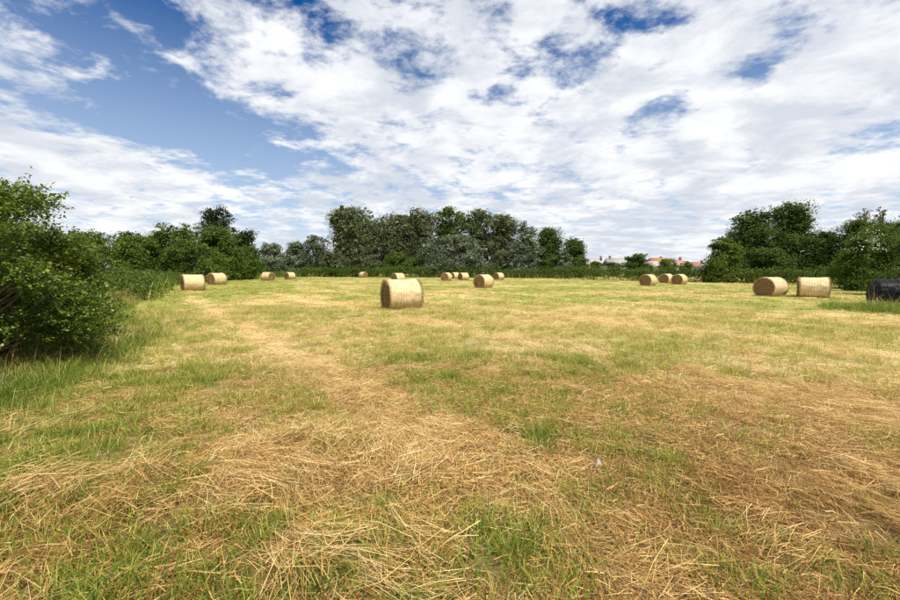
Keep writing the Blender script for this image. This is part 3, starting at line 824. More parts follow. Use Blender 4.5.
def make_tree(name, label, cat, px0, px1, top, Y, kind, leaf, n, foot=0.15, shape='round', sparse=0.0, depth=None, group=None, seed=0, lean=0.0, trunk=True, bare=0, flowers=0, base_z=0.0):
    """a tree or bush whose crown spans px0..px1 at distance Y, its top at pixel row `top`"""
    r_ = np.random.default_rng(seed + int(px0 * 13 + Y))
    a, b = at(px0, top, Y), at(px1, top, Y)
    w = (b.x - a.x) * (1.42 if name in ('poplar_tree', 'thicket_bush') else 1.28 if name in ('willow_bush', 'silver_bush') else 1.1); n = int(n * (1.9 if Y > 80 else 1.5)); leaf *= 0.78; H = (a.z + b.z) / 2 - base_z; cx = (a.x + b.x) / 2
    root = bpy.data.objects.new(name, None); S.collection.objects.link(root); root.empty_display_size = 0.5
    root.location = (cx, Y, base_z)
    tag(root, label, cat, group)
    rx = w / 2; ry = (depth or w * 0.8) / 2
    # crown envelope radius by height fraction
    def env(h):
        t = (h - foot) / (1 - foot)
        if shape == 'round': return np.sqrt(np.clip(1 - (2 * t - 0.85) ** 2 / 1.33, 0.02, 1))
        if shape == 'bush': return np.sqrt(np.clip(1 - np.clip(t, 0, 1) ** 2.2, 0.03, 1)) * (0.9 + 0.1 * t)
        if shape == 'upright': return np.clip(1.25 * np.sqrt(np.clip(1 - (2 * t - 0.8) ** 2 / 1.45, 0.02, 1)), 0, 1) * (0.75 + 0.25 * t)
        if shape == 'cone': return np.clip(1.05 * (1 - t) ** 0.75 + 0.1, 0, 1)
    nl = int(20 + 16 * min(1.8, (H * w) / 60.0))
    h = foot + (1 - foot) * (0.06 + 0.86 * ((np.arange(nl) + r_.uniform(0, 1, nl)) / nl))
    r_.shuffle(h)
    lr = np.clip((0.25 - 0.07 * sparse) * np.minimum(w, H) * r_.uniform(0.65, 1.3, nl), 0.25, None) * (1.0 - 0.25 * h)
    ang = r_.uniform(0, 2 * np.pi, nl); rad = np.sqrt(r_.uniform(0.12, 1.0, nl)) * np.clip(env(h), 0.05, 1)
    lx = np.cos(ang) * rad * np.maximum(rx - lr, 0.1 * rx); ly = np.sin(ang) * rad * np.maximum(ry - lr, 0.1 * ry)
    lz = h * H
    lz = np.minimum(lz, H - lr * 0.72)
    top_i = np.argmax(lz); lz[top_i] = H - lr[top_i] * 0.8; lx[top_i] *= 0.5
    lx = lx + lean * rx * (lz / H - 0.5)
    C = np.stack([lx, ly, lz], 1)
    # clumps on each lobe, leaves in each clump
    wt = lr ** 2; wt /= wt.sum()
    per = max(10, int(34 * (1 - 0.4 * sparse)))
    nc = max(20, n // per)
    li = r_.choice(nl, nc, p=wt)
    dirv = unit(r_.normal(0, 1, (nc, 3)) + np.array([[0, 0, 0.25]]))
    cr_ = lr[li][:, None] * r_.uniform(0.5, 1.0, (nc, 1))
    cc = C[li] + dirv * cr_ * np.array([[1.08, 1.08, 0.85]])
    cs = lr[li] * r_.uniform(0.12, 0.30, nc)
    cv = np.clip(r_.normal(0.42, 0.2, nc), 0, 1)
    ci = np.repeat(np.arange(nc), per)
    off = np.clip(r_.normal(0, 1, (nc * per, 3)), -1.5, 1.5) * cs[ci][:, None] * np.array([[1.15, 1.15, 0.65]])
    P = cc[ci] + off
    P[:, 2] = np.maximum(P[:, 2], 0.03)
    if flowers:
        fl = r_.choice(nc, flowers)
    ov = unit(P - np.array([[0, 0, H * 0.45]]))
    lv = np.clip(cv[ci] + r_.normal(0, 0.12, len(ci)), 0, 1)
    k_in = int(60 * (1 - sparse))                # sprays of foliage deep inside each lobe
    lj = np.repeat(np.arange(nl), k_in)
    Q = C[lj] + unit(r_.normal(0, 1, (len(lj), 3))) * (lr[lj] * 0.72 * r_.uniform(0, 1, len(lj)) ** 0.4)[:, None]
    Q[:, 2] = np.maximum(Q[:, 2], 0.1)
    sz = np.concatenate([np.full(len(P), leaf), np.clip(lr[lj] * 0.34, leaf, None)])
    P = np.concatenate([P, Q]); ov = np.concatenate([ov, unit(Q - np.array([[0, 0, H * 0.45]]))]); lv = np.concatenate([lv, np.clip(r_.normal(0.38, 0.12, len(lj)), 0, 1)])
    v, q, va = leaves(P, sz, 0.62, 0.35, ov, lv, r_)
    cm = mesh_from('crown', v, [q], {'var': va}, False, [FOL[kind]])
    link('crown', cm, root)
    if flowers:
        top_c = cc[(cc[:, 2] > 0.6 * H) & (cc[:, 1] < 0.3 * ry)]
        k = r_.choice(len(top_c), flowers)
        fp = np.repeat(top_c[k], 14, 0) + r_.normal(0, 1, (flowers * 14, 3)) * np.array([[0.35, 0.35, 0.12]]) + np.array([[0, -0.2, 0.25]])
        v, q, va = leaves(fp, leaf * 0.9, 0.9, 1.0, None, None, r_)
        link('blossom', mesh_from('blossom', v, [q], {'var': va}, False, [M_flower]), root)
    if trunk:
        mb = MB()
        tr = max(0.035, 0.018 * H + 0.012 * w)
        nt_ = 8
        tz = np.linspace(-0.1, 0.8 * H, nt_)
        bx = np.cumsum(r_.normal(0, 0.02 * H, nt_)) * 0.6 + lean * rx * (tz / H - 0.2) * 0.6; bx -= bx[0]
        by = np.cumsum(r_.normal(0, 0.02 * H, nt_)) * 0.6; by -= by[0]
        tp = np.stack([bx, by, tz], 1)
        mb.tube(tp, tr * np.linspace(1.15, 0.2, nt_), 8)
        for k in range(nl):
            s_ = np.clip(lz[k] / H - r_.uniform(0.15, 0.4), 0.12, 0.75)
            b0 = np.array([np.interp(s_ * H, tz, bx), np.interp(s_ * H, tz, by), s_ * H])
            b2 = C[k]; b1 = (b0 + b2) / 2 + np.array([0, 0, 0.06 * H]) * r_.uniform(0, 1)
            mb.tube(np.stack([b0, b1, b2]), tr * np.array([0.42, 0.3, 0.12]), 5)
            for _ in range(3):
                b3 = b2 + unit(r_.normal(0, 1, 3) + np.array([0, 0, 0.5])) * lr[k] * r_.uniform(0.7, 1.0)
                mb.tube(np.stack([b2, (b2 + b3) / 2 + r_.normal(0, 0.03, 3) * lr[k], b3]), tr * np.array([0.13, 0.08, 0.03]), 4)
        link('trunk', mb.mesh('trunk', [M_bark], True), root)
    if bare:
        mb = MB()
        for _ in range(bare):
            k = r_.integers(nl)
            b0 = C[k]; d_ = unit(np.array([r_.normal(0, 0.5), r_.normal(0, 0.5), 1.0]))
            L_ = lr[k] * r_.uniform(1.0, 1.5)
            mb.tube(np.stack([b0, b0 + d_ * L_ * 0.5 + r_.normal(0, 0.05, 3) * L_, b0 + d_ * L_]), [0.05, 0.03, 0.012], 4)
        link('bare_twigs', mb.mesh('bare_twigs', [M_twig]), root)['kind'] = 'stuff'
    return root


# --- trees behind the field (name, label, category, px0, px1, top row, distance, kind, leaf size, leaves, options)
GB = 'trees in the wood at the back of the field'
TREES = [
    ('oak_tree', 'lone dark tree rising above the thicket left of the field', 'tree', 196, 238, 206.5, 78, 'dark', 0.36, 5500, dict(shape='round', foot=0.3, sparse=0.5)),
    ('oak_tree', 'lower dark tree sloping down beside the lone tall one on the left', 'tree', 226, 262, 229, 80, 'dark', 0.34, 5000, dict(shape='bush', foot=0.02)),
    ('poplar_tree', 'tall grey-green tree at the left end of the back wood, crown combed by wind', 'tree', 326, 380, 206, 97, 'willow', 0.38, 11000, dict(shape='upright', foot=0.06, lean=0.15)),
    ('poplar_tree', 'second tall grey-green tree of the back wood with a gap of sky beside it', 'tree', 368, 412, 213, 99, 'willow', 0.38, 8000, dict(shape='upright', foot=0.06, lean=0.1)),
    ('poplar_tree', 'tall tree in the middle of the back wood with a rounded open top', 'tree', 404, 438, 208, 101, 'willow', 0.36, 8000, dict(shape='upright', foot=0.06)),
    ('poplar_tree', 'tallest tree above the white-leaved bush in the back wood', 'tree', 434, 470, 205.5, 103, 'ash', 0.36, 9000, dict(shape='upright', foot=0.06)),
    ('poplar_tree', 'tall tree over the right half of the white-leaved bush', 'tree', 464, 492, 206.5, 101, 'willow', 0.36, 7500, dict(shape='upright', foot=0.06)),
    ('poplar_tree', 'grey tree with feathery top right of the white-leaved bush', 'tree', 484, 518, 214, 98, 'willow', 0.36, 8000, dict(shape='upright', foot=0.06)),
    ('poplar_tree', 'thin spindly tree poking up before the dark round trees', 'tree', 512, 538, 221, 97, 'willow', 0.34, 4500, dict(shape='upright', foot=0.05, bare=14, sparse=0.5)),
    ('oak_tree', 'dark green round tree near the right end of the back wood', 'tree', 530, 568, 228, 94, 'oak', 0.36, 9000, dict(shape='bush', foot=0.03)),
    ('oak_tree', 'lowest dark round tree at the right end of the back wood', 'tree', 556, 591, 238, 92, 'oak', 0.36, 9000, dict(shape='bush', foot=0.03)),
    ('silver_bush', 'big bush with whitish leaves in front of the tall back wood', 'bush', 417, 498, 236, 91, 'silver', 0.36, 14000, dict(shape='bush', foot=0.0, depth=9)),
    ('silver_bush', 'grey-leaved bush in front of the thin spindly tree', 'bush', 508, 542, 234, 90, 'silver', 0.32, 5500, dict(shape='bush', foot=0.0, depth=6)),
    ('silver_bush', 'small pale pointed bush below the lowest dark round tree', 'bush', 556, 574, 250, 87, 'silver', 0.28, 3000, dict(shape='cone', foot=0.0, depth=3)),
    ('willow_bush', 'silvery bush left of the wood, first beside the lone dark tree', 'bush', 256, 288, 243, 98, 'silver', 0.34, 6500, dict(shape='bush', foot=0.0)),
    ('willow_bush', 'silvery bush in the middle of the low gap left of the wood', 'bush', 280, 312, 241, 99, 'silver', 0.34, 6500, dict(shape='bush', foot=0.0)),
    ('willow_bush', 'slim taller silvery bush with a feathery tip beside the back wood', 'bush', 303, 328, 234, 99, 'willow', 0.34, 5500, dict(shape='upright', foot=0.02, sparse=0.4)),
    ('willow_bush', 'dark low bush at the foot of the left end of the back wood', 'bush', 318, 350, 252, 93, 'willow', 0.32, 5500, dict(shape='bush', foot=0.0)),
    ('willow_bush', 'low grey bush beneath the gap between the first tall trees', 'bush', 345, 385, 254, 92.5, 'willow', 0.32, 6000, dict(shape='bush', foot=0.0, depth=5)),
    ('willow_bush', 'low dark bush behind the biggest bale at the wood edge', 'bush', 378, 425, 253, 93, 'ash', 0.32, 7000, dict(shape='bush', foot=0.0, depth=5)),
    ('willow_bush', 'dark bush filling the wood edge right of the white-leaved bush', 'bush', 488, 522, 250, 91.5, 'willow', 0.32, 5500, dict(shape='bush', foot=0.0, depth=5)),
    ('undergrowth_bush', 'dark shrub filling the wood edge below the dark round trees', 'bush', 532, 584, 254, 89, 'oak', 0.32, 6500, dict(shape='bush', foot=0.0, depth=5)),
    # left thicket
    ('thicket_bush', 'distant bush of the left thicket seen just over the near leafy bushes', 'bush', 60, 118, 231, 42, 'thicket', 0.20, 9000, dict(shape='bush', foot=0.0)),
    ('thicket_bush', 'broad bush of the left thicket with a smooth domed top', 'bush', 104, 160, 232, 50, 'thicket', 0.22, 9000, dict(shape='bush', foot=0.0)),
    ('thicket_bush', 'tallest dark bush in the middle of the left thicket', 'bush', 142, 205, 224, 54, 'thicket', 0.22, 12000, dict(shape='bush', foot=0.0)),
    ('thicket_bush', 'bush of the left thicket under the lone dark tree', 'bush', 188, 240, 226, 60, 'thicket', 0.24, 11000, dict(shape='bush', foot=0.0)),
    ('thicket_bush', 'last low bush at the right end of the left thicket', 'bush', 222, 262, 246, 66, 'thicket', 0.25, 7000, dict(shape='bush', foot=0.0)),
    ('thicket_bush', 'bush of the left thicket filling the dip beside the domed one', 'bush', 112, 148, 236, 47, 'thicket', 0.2, 6000, dict(shape='bush', foot=0.0, depth=6)),
    ('thicket_bush', 'low front bush of the left thicket above the leftmost bale', 'bush', 165, 222, 240, 50, 'thicket', 0.2, 8000, dict(shape='bush', foot=0.0, depth=6)),
    # gap with the houses
    ('garden_bush', 'wide round dark bush in front of the houses', 'bush', 619, 655, 253.5, 118, 'oak', 0.34, 6000, dict(shape='bush', foot=0.0)),
    ('garden_bush', 'smaller round bush in front of the orange roof', 'bush', 656, 680, 258.5, 116, 'ash', 0.32, 4500, dict(shape='bush', foot=0.0)),
    ('garden_bush', 'low reddish green bush below the grey roof', 'bush', 584, 607, 261.2, 112, 'thicket', 0.3, 3000, dict(shape='bush', foot=0.0)),
    ('garden_bush', 'low dark bush between the grey roof and the round bush', 'bush', 603, 625, 261.8, 113, 'oak', 0.3, 3000, dict(shape='bush', foot=0.0)),
    ('garden_bush', 'low bush below the pinkish roof with chimney', 'bush', 676, 697, 262.5, 114, 'thicket', 0.3, 3000, dict(shape='bush', foot=0.0)),
    ('garden_bush', 'small yellowish tree between the two red roofs', 'bush', 684, 692, 261.5, 118, 'ash', 0.3, 1800, dict(shape='bush', foot=0.0)),
    # right group
    ('maple_tree', 'bright green round tree at the left end of the right wood', 'tree', 702, 744, 237.5, 55, 'bright', 0.26, 9500, dict(shape='bush', foot=0.02)),
    ('birch_tree', 'thin greyish tree showing behind the bright green round tree', 'tree', 716, 752, 230.5, 70, 'willow', 0.26, 3000, dict(shape='round', foot=0.3, sparse=0.8)),
    ('oak_tree', 'dark tree with a knobbly crown, left of the tallest on the right', 'tree', 728, 776, 208, 60, 'oak', 0.26, 14000, dict(shape='round', foot=0.08)),
    ('oak_tree', 'tallest dark tree on the right with a rounded twin crown', 'tree', 764, 816, 201.5, 60, 'oak', 0.26, 16000, dict(shape='round', foot=0.08)),
    ('oak_tree', 'dark tree sloping down from the tallest tree towards the right edge', 'tree', 796, 852, 231, 56, 'oak', 0.25, 13000, dict(shape='bush', foot=0.02)),
    ('oak_tree', 'domed dark tree behind the white blossom near the right edge', 'tree', 836, 888, 219.5, 52, 'oak', 0.24, 12000, dict(shape='bush', foot=0.02)),
    ('birch_tree', 'thin pale twiggy tree topping the domed dark tree', 'tree', 852, 876, 208, 60, 'silver', 0.2, 1400, dict(shape='round', foot=0.55, sparse=0.9, bare=30)),
    ('birch_tree', 'slim pale twiggy tree nearest to the right edge', 'tree', 875, 889, 207, 60, 'silver', 0.2, 1000, dict(shape='round', foot=0.55, sparse=0.9, bare=20)),
    ('blossom_bush', 'bush with sprays of white blossom on the right', 'bush', 842, 880, 232, 32, 'thicket', 0.14, 8000, dict(shape='bush', foot=0.0, flowers=26)),
    ('hawthorn_tree', 'layered green tree at the right edge above the black bale', 'tree', 862, 935, 221, 34, 'thicket', 0.15, 15000, dict(shape='bush', foot=0.0)),
    ('hawthorn_tree', 'low spreading bush between the white blossom and the black bale', 'bush', 832, 905, 246, 38, 'thicket', 0.15, 12000, dict(shape='bush', foot=0.0, depth=6)),
    ('hawthorn_tree', 'tall tree mostly beyond the right edge with a twig reaching in', 'tree', 892, 1010, 200, 25, 'ash', 0.12, 16000, dict(shape='bush', foot=0.05)),
    ('undergrowth_bush', 'dark shrub filling in below the two tall dark trees', 'bush', 740, 800, 247, 55, 'oak', 0.24, 9000, dict(shape='bush', foot=0.0, depth=6)),
]
for t in TREES:
    make_tree(*t[:10], **t[10])


# --- low hedges and bramble banks
def hedge(name, label, cat, path, height, width, n, leaf, kind, dry=0.0, seed=1):
    r_ = np.random.default_rng(seed)
    path = np.array(path, float)
    sl = np.linalg.norm(np.diff(path, axis=0), axis=1); cl = np.concatenate([[0], np.cumsum(sl)])
    per = 26; nc = n // per
    s = r_.uniform(0, cl[-1], nc)
    cx = np.interp(s, cl, path[:, 0]); cy = np.interp(s, cl, path[:, 1])
    hh = height * (0.72 + 0.6 * (fbm(s * 0.16, s * 0 + seed, seed, 3) - 0.2))
    a = r_.uniform(0, np.pi, nc)
    rad = r_.uniform(0.55, 1.0, nc) ** 0.5
    i = np.clip(np.searchsorted(cl, s) - 1, 0, len(sl) - 1)
    d = np.diff(path, axis=0)[i] / sl[i][:, None]; nv = np.stack([-d[:, 1], d[:, 0]], 1)
    o = np.cos(a) * rad * width / 2
    cc = np.stack([cx + nv[:, 0] * o, cy + nv[:, 1] * o, np.sin(a) ** 0.7 * rad * hh], 1)
    ci = np.repeat(np.arange(nc), per)
    P = cc[ci] + r_.normal(0, 1, (nc * per, 3)) * np.array([[0.28, 0.28, 0.16]]) * (0.6 + 0.4 * height)
    P[:, 2] = np.maximum(P[:, 2], 0.02)
    va = np.clip(r_.normal(0.45, 0.12, nc)[ci] + 0.3 * (fbm(P[:, 0] * 0.3, P[:, 1] * 0.3, seed + 3, 2) - 0.5) + r_.normal(0, 0.18, len(ci)), 0, 1)
    v, q, va = leaves(P, leaf, 0.6, 0.5, None, va, r_)
    base = path[len(path) // 2]
    root = bpy.data.objects.new(name, None); S.collection.objects.link(root); root.location = (base[0], base[1], 0)
    v = v - np.array([[base[0], base[1], 0]])
    tag(root, label, cat)
    link('foliage', mesh_from('foliage', v, [q], {'var': va}, False, [FOL[kind]]), root)
    mb = MB()
    for _ in range(int(cl[-1] * 1.3)):
        s0 = r_.uniform(0, cl[-1]); x = np.interp(s0, cl, path[:, 0]) - base[0]; y = np.interp(s0, cl, path[:, 1]) - base[1]
        dx, dy = r_.normal(0, 0.3 * height, 2); h2 = height * r_.uniform(0.6, 1.0)
        mb.tube(np.array([[x, y, -0.05], [x + dx * 0.3, y + dy * 0.3, h2 * 0.6], [x + dx, y + dy, h2]]), [0.02, 0.014, 0.006], 4)
    link('stems', mb.mesh('stems', [M_twig]), root)['kind'] = 'stuff'
    if dry:
        m2 = MB(); n2 = int(dry * cl[-1])
        s2 = r_.uniform(0, cl[-1], n2); x = np.interp(s2, cl, path[:, 0]); y = np.interp(s2, cl, path[:, 1])
        i = np.clip(np.searchsorted(cl, s2) - 1, 0, len(sl) - 1); d = np.diff(path, axis=0)[i] / sl[i][:, None]
        sg = np.where(-d[:, 1] * (0 - x) + d[:, 0] * (0 - y) > 0, 1, -1)
        off = width * r_.uniform(0.42, 0.62, n2)
        p0 = np.stack([x - d[:, 1] * sg * off - base[0], y + d[:, 0] * sg * off - base[1], np.full(n2, -0.02)], 1)
        L_ = r_.uniform(0.4, 0.95, n2) * min(height, 1.4)
        t = r_.normal(0, 0.22, (n2, 2))
        p2 = p0 + np.stack([t[:, 0] * L_, t[:, 1] * L_, L_], 1)
        th = r_.uniform(0, 3.14, n2)
        v, qq, tt, va = ribbons(p0, (p0 + p2) / 2 + np.array([[0, 0, 0.05]]), p2, r_.uniform(0.015, 0.035, n2), np.stack([np.cos(th), np.sin(th), 0 * th], 1), r_.uniform(0.3, 1.05, n2))
        m2.add(v, [qq, tt], va)
        link('dry_grass_fringe', m2.mesh('dry_grass_fringe', [M_grass]), root)['kind'] = 'stuff'
    return root


hedge('field_hedge', 'long low green hedge along the back and right of the field', 'hedge',
      [(10, 87), (20, 81), (29, 66), (34, 58), (40, 51.5), (44, 45), (45, 38)], 1.95, 2.6, 36000, 0.20, 'bramble', dry=7, seed=4)
hedge('bramble_bank', 'green bramble bank running along the left edge behind two bales', 'brambles',
      [(-16.5, 19), (-21.5, 27), (-28.5, 38), (-32.5, 50)], 1.35, 3.4, 26000, 0.13, 'bramble', dry=2, seed=6)
hedge('bramble_bank', 'low bramble strip between the left thicket and the distant pair of bales', 'brambles',
      [(-32.5, 50), (-36, 66), (-37, 80), (-36, 93)], 1.4, 3.0, 14000, 0.2, 'bramble', dry=6, seed=7)
hedge('bramble_strip', 'low dark undergrowth at the foot of the back wood', 'undergrowth',
      [(-36, 91), (-20, 91), (-5, 89.5), (11, 88)], 2.3, 3.0, 22000, 0.22, 'thicket', dry=4, seed=8)


# --- near hawthorn hedge on the left: every leaf on a twig
def hawthorn(label, x, y, rx, ry, H, ntw, leaf, seed, foot=0.0):
    r_ = np.random.default_rng(seed)
    root = bpy.data.objects.new('hawthorn_bush', None); S.collection.objects.link(root); root.location = (x, y, 0)
    tag(root, label, 'bush', 'leafy bushes of the near left hedge')
    # lobes = branches; twigs = shoots of leaves on each
    nl = 64
    h = foot + (0.98 - foot) * r_.uniform(0.06, 0.92, nl); h[:5] = (0.9, 0.86, 0.82, 0.80, 0.78)
    e = np.sqrt(np.clip(1 - (h * 0.94) ** 3.2, 0.02, 1))
    ang = r_.uniform(0, 2 * np.pi, nl); rad = np.sqrt(r_.uniform(0.2, 1, nl))
    rad[:5] *= 0.6
    lr = 0.42 * r_.uniform(0.7, 1.3, nl) * (1 - 0.2 * h)
    C = np.stack([np.cos(ang) * rad * e * (rx - lr * 0.6), np.sin(ang) * rad * e * (ry - lr * 0.6), np.minimum(h * H, H - lr * 0.5)], 1)
    li = r_.choice(nl, ntw, p=lr ** 2 / (lr ** 2).sum())
    dv = unit(r_.normal(0, 1, (ntw, 3)))
    outw = unit(C * np.array([[1, 1, 0.3]]))
    p0 = C[li] + dv * lr[li][:, None] * r_.uniform(0.15, 1.05, (ntw, 1)) * np.array([[1.15, 1.15, 0.7]])
    p0[:, 2] = np.maximum(p0[:, 2], 0.08)
    td = unit(dv * 0.6 + outw[li] * 0.8 + np.array([[0, 0, 0.25]]) + r_.normal(0, 0.35, (ntw, 3)))
    TL = r_.uniform(0.10, 0.30, ntw)
    long = r_.uniform(0, 1, ntw) < 0.04
    TL = np.where(long, TL * 2.0, TL)
    per = 13
    f = (np.arange(per) + 0.5) / per
    P = p0[:, None, :] + td[:, None, :] * (f[None, :, None] * TL[:, None, None]) + r_.normal(0, 0.016, (ntw, per, 3))
    P[:, :, 2] -= (f[None] ** 2) * TL[:, None] * 0.15
    P = P.reshape(-1, 3)
    cv = np.clip(r_.normal(0.42, 0.16, ntw) + 0.15 * (fbm(p0[:, 0] * 2, p0[:, 2] * 2, seed, 2) - 0.5), 0, 1)
    va = np.clip(np.repeat(cv, per) + np.tile(f - 0.5, ntw) * 0.25 + r_.normal(0, 0.13, ntw * per), 0, 1)
    v, q, va = leaves(P, leaf, 0.7, 0.75, None, va, r_)
    link('leaves', mesh_from('leaves', v, [q], {'var': va}, False, [FOL['hawthorn']]), root)['kind'] = 'stuff'
    mb = MB()
    for k in range(7):
        a = r_.uniform(0, 6.28); b = np.array([math.cos(a) * 0.25 * rx, math.sin(a) * 0.25 * ry, -0.05])
        t = C[r_.integers(nl)] * np.array([0.6, 0.6, 0.75])
        mb.tube(np.stack([b, b * 0.6 + t * 0.4 + r_.normal(0, 0.06, 3), t]), [0.032, 0.02, 0.007], 6)
    for k in range(nl):
        b = np.array([C[k, 0] * 0.3, C[k, 1] * 0.3, max(0.1, C[k, 2] * 0.45)])
        mb.tube(np.stack([b, (b + C[k]) / 2 + r_.normal(0, 0.06, 3), C[k]]), [0.013, 0.009, 0.004], 5)
    for k in r_.choice(ntw, 420, replace=False):
        mb.tube(np.stack([C[li[k]], p0[k], p0[k] + td[k] * TL[k]]), [0.006, 0.004, 0.002], 3)
    link('branches', mb.mesh('branches', [M_twig], True), root)['kind'] = 'stuff'
    if y < 9:                                  # dead canes and bare shoots leaning out of the hedge foot towards the field
        for k in range(3):
            a = (-1.2, -0.75, -0.1)[k] + r_.uniform(-0.15, 0.15); b = np.array([math.cos(a) * rx * 0.86, math.sin(a) * ry * 0.86, -0.03])
            d_ = np.array([math.cos(a), math.sin(a), 0]) * r_.uniform(0.05, 0.35) + r_.normal(0, 0.12, 3); L_ = r_.uniform(0.45, 1.15)
            pts = [b + np.array([d_[0] * f, d_[1] * f, L_ * math.sin(f * 1.5) * 0.95]) for f in (0, 0.3, 0.6, 0.85, 1.0)]
            mb = MB(); mb.tube(np.array(pts), np.array([0.005, 0.0045, 0.004, 0.003, 0.002]), 5)
            link('dead_cane', mb.mesh('dead_cane', [M_cane], True), root)
    return root


HB = [
    ('nearest leafy bush of the left hedge, tall and cut by the left edge', -7.45, 5.8, 1.95, 1.8, 3.0, 8200, 0.043, 11),
    ('leafy bush in front on the left with a rounded side reaching the field', -9.0, 7.9, 1.9, 1.7, 2.65, 6600, 0.045, 12),
    ('leafy bush of the left hedge just beyond the two nearest', -11.4, 10.5, 1.9, 1.8, 2.45, 4200, 0.06, 13),
    ('leafy bush of the left hedge third along, partly hidden', -14.6, 13.8, 2.1, 2.0, 2.7, 3400, 0.075, 14),
    ('farthest leafy bush of the left hedge before the bramble bank', -18.4, 17.2, 2.3, 2.1, 2.7, 3000, 0.09, 15),
    ('leafy bush at the left edge filling the hedge corner beside the camera', -8.2, 3.0, 1.4, 1.4, 2.2, 2400, 0.05, 16),
]
for hb in HB: hawthorn(*hb)


# ------------------------------------------------------------------ houses
M_wall = rough_mat('white_render', (0.62, 0.60, 0.56), (0.75, 0.73, 0.70), 1.5, bump=0.05)
M_stonewall = rough_mat('grey_render', (0.42, 0.40, 0.38), (0.55, 0.53, 0.5), 1.5, bump=0.05)
M_brick = rough_mat('brick', (0.16, 0.085, 0.065), (0.25, 0.14, 0.11), 4, bump=0.1)
M_glass = rough_mat('window_glass', (0.02, 0.025, 0.03), (0.05, 0.06, 0.07), 1, rough=0.1, bump=0, spec=0.5)
ROOF = {'orange': rough_mat('orange_tiles', (0.29, 0.13, 0.055), (0.40, 0.19, 0.08), 3, stretch=(1, 1, 6)),
        'pink': rough_mat('pinkish_tiles', (0.27, 0.15, 0.12), (0.38, 0.23, 0.19), 3, stretch=(1, 1, 6)),
        'red': rough_mat('red_tiles', (0.22, 0.10, 0.075), (0.32, 0.155, 0.12), 3, stretch=(1, 1, 6)),
        'grey': rough_mat('grey_slates', (0.26, 0.245, 0.23), (0.36, 0.34, 0.32), 3, stretch=(1, 1, 6)),
        'pale': rough_mat('pale_slates', (0.32, 0.27, 0.25), (0.42, 0.36, 0.33), 3, stretch=(1, 1, 6))}


def house(label, px0, px1, ridge, eave, Y, roof, wall, chim=(), depth=9.0, hip=0.0):
    a, b = at(px0, ridge, Y), at(px1, ridge, Y); zr = (a.z + b.z) / 2
    ze = at((px0 + px1) / 2, eave, Y).z; ze = max(2.4, ze)
    W = b.x - a.x; cx = (a.x + b.x) / 2
    root = bpy.data.objects.new('house', None); S.collection.objects.link(root); root.location = (cx, Y + depth / 2, 0)
    tag(root, label, 'house', 'houses beyond the hedge')
    mb = MB(); mb.box((0, 0, ze / 2 - 0.2), (W - 0.6, depth - 0.6, ze + 0.4))
    for sx in (-1, 1):                        # gable triangles, 0.25 m thick
        x0 = sx * (W / 2 - 0.3); x1 = x0 - sx * 0.25
        if not hip:
            v = [(x0, -depth / 2 + 0.35, ze), (x0, depth / 2 - 0.35, ze), (x0, 0, zr - 0.12), (x1, -depth / 2 + 0.35, ze), (x1, depth / 2 - 0.35, ze), (x1, 0, zr - 0.12)]
            mb.add(v, [[(0, 1, 2), (3, 5, 4)], [(0, 2, 5, 3), (1, 4, 5, 2), (0, 3, 4, 1)]])
    link('wall', mb.mesh('wall', [wall]), root)
    mb = MB()
    hw = W / 2; hd = depth / 2 + 0.3; t = 0.18; hr = hw - hip
    v = [(-hw, -hd, ze - 0.15), (hw, -hd, ze - 0.15), (hr, 0, zr), (-hr, 0, zr), (-hw, hd, ze - 0.15), (hw, hd, ze - 0.15)]
    v2 = [(x, y, z - t) for x, y, z in v]
    mb.add(v + v2, [[(0, 1, 2, 3), (5, 4, 3, 2), (7, 6, 9, 8), (10, 11, 8, 9), (0, 6, 7, 1), (4, 5, 11, 10)], [(1, 5, 2), (4, 0, 3), (7, 8, 11), (10, 9, 6)], [(1, 7, 11, 5), (0, 4, 10, 6)]])
    mb.tube(np.array([[-hr, 0, zr + 0.02], [0, 0, zr + 0.02], [hr, 0, zr + 0.02]]), 0.13, 6)
    rf = link('roof', mb.mesh('roof', [ROOF[roof]]), root)
    for cpx, ctop in chim:
        c = at(cpx, ctop, Y + depth / 2)
        mb = MB(); mb.box((c.x - cx, 0.1, (zr - 0.8 + c.z) / 2), (0.95, 0.7, c.z - zr + 0.8)); mb.box((c.x - cx, 0.1, c.z + 0.05), (1.08, 0.83, 0.12))
        ch = link('chimney', mb.mesh('chimney', [M_brick]), rf)
    n = max(2, int(W / 4))
    for k in range(n):
        for zz in ([1.4, 3.9] if ze > 4.6 else [1.4]):
            mb = MB(); x = -W / 2 + (k + 0.5) * W / n
            mb.box((x, -depth / 2 + 0.27, zz), (1.3, 0.10, 1.2))
            wn = link('window', mb.mesh('window', [M_wall]), root)
            mb = MB()
            for s_ in (-0.29, 0.29): mb.box((x + s_, -depth / 2 + 0.215, zz), (0.5, 0.03, 1.02))
            link('pane', mb.mesh('pane', [M_glass]), wn)
    return root


house('pale house half hidden at the right end of the back wood', 583, 602.5, 258.8, 263.5, 205, 'pale', M_wall, [(601, 256.3)])
house('house with a weathered grey roof and a chimney on its left end', 609, 637, 258.2, 264.5, 200, 'grey', M_stonewall, [(610, 255.9)])
house('long house with a bright orange tiled roof', 653, 675, 257.8, 261.5, 235, 'orange', M_wall, [(661, 256.6)])
house('white house with a pale pinkish roof below the orange roof', 651.5, 663, 260.8, 266, 180, 'pale', M_wall)
house('house with a wide pinkish roof and central chimney', 671, 687, 259.6, 265, 195, 'pink', M_wall, [(680.3, 257.2)])
house('small house with a dull red roof right of the pinkish one', 685, 693.5, 260.8, 264.5, 215, 'red', M_wall)
house('white-walled house with a red roof next to the bright green tree', 693, 704, 262, 266, 190, 'red', M_wall, [(702, 260.5)])


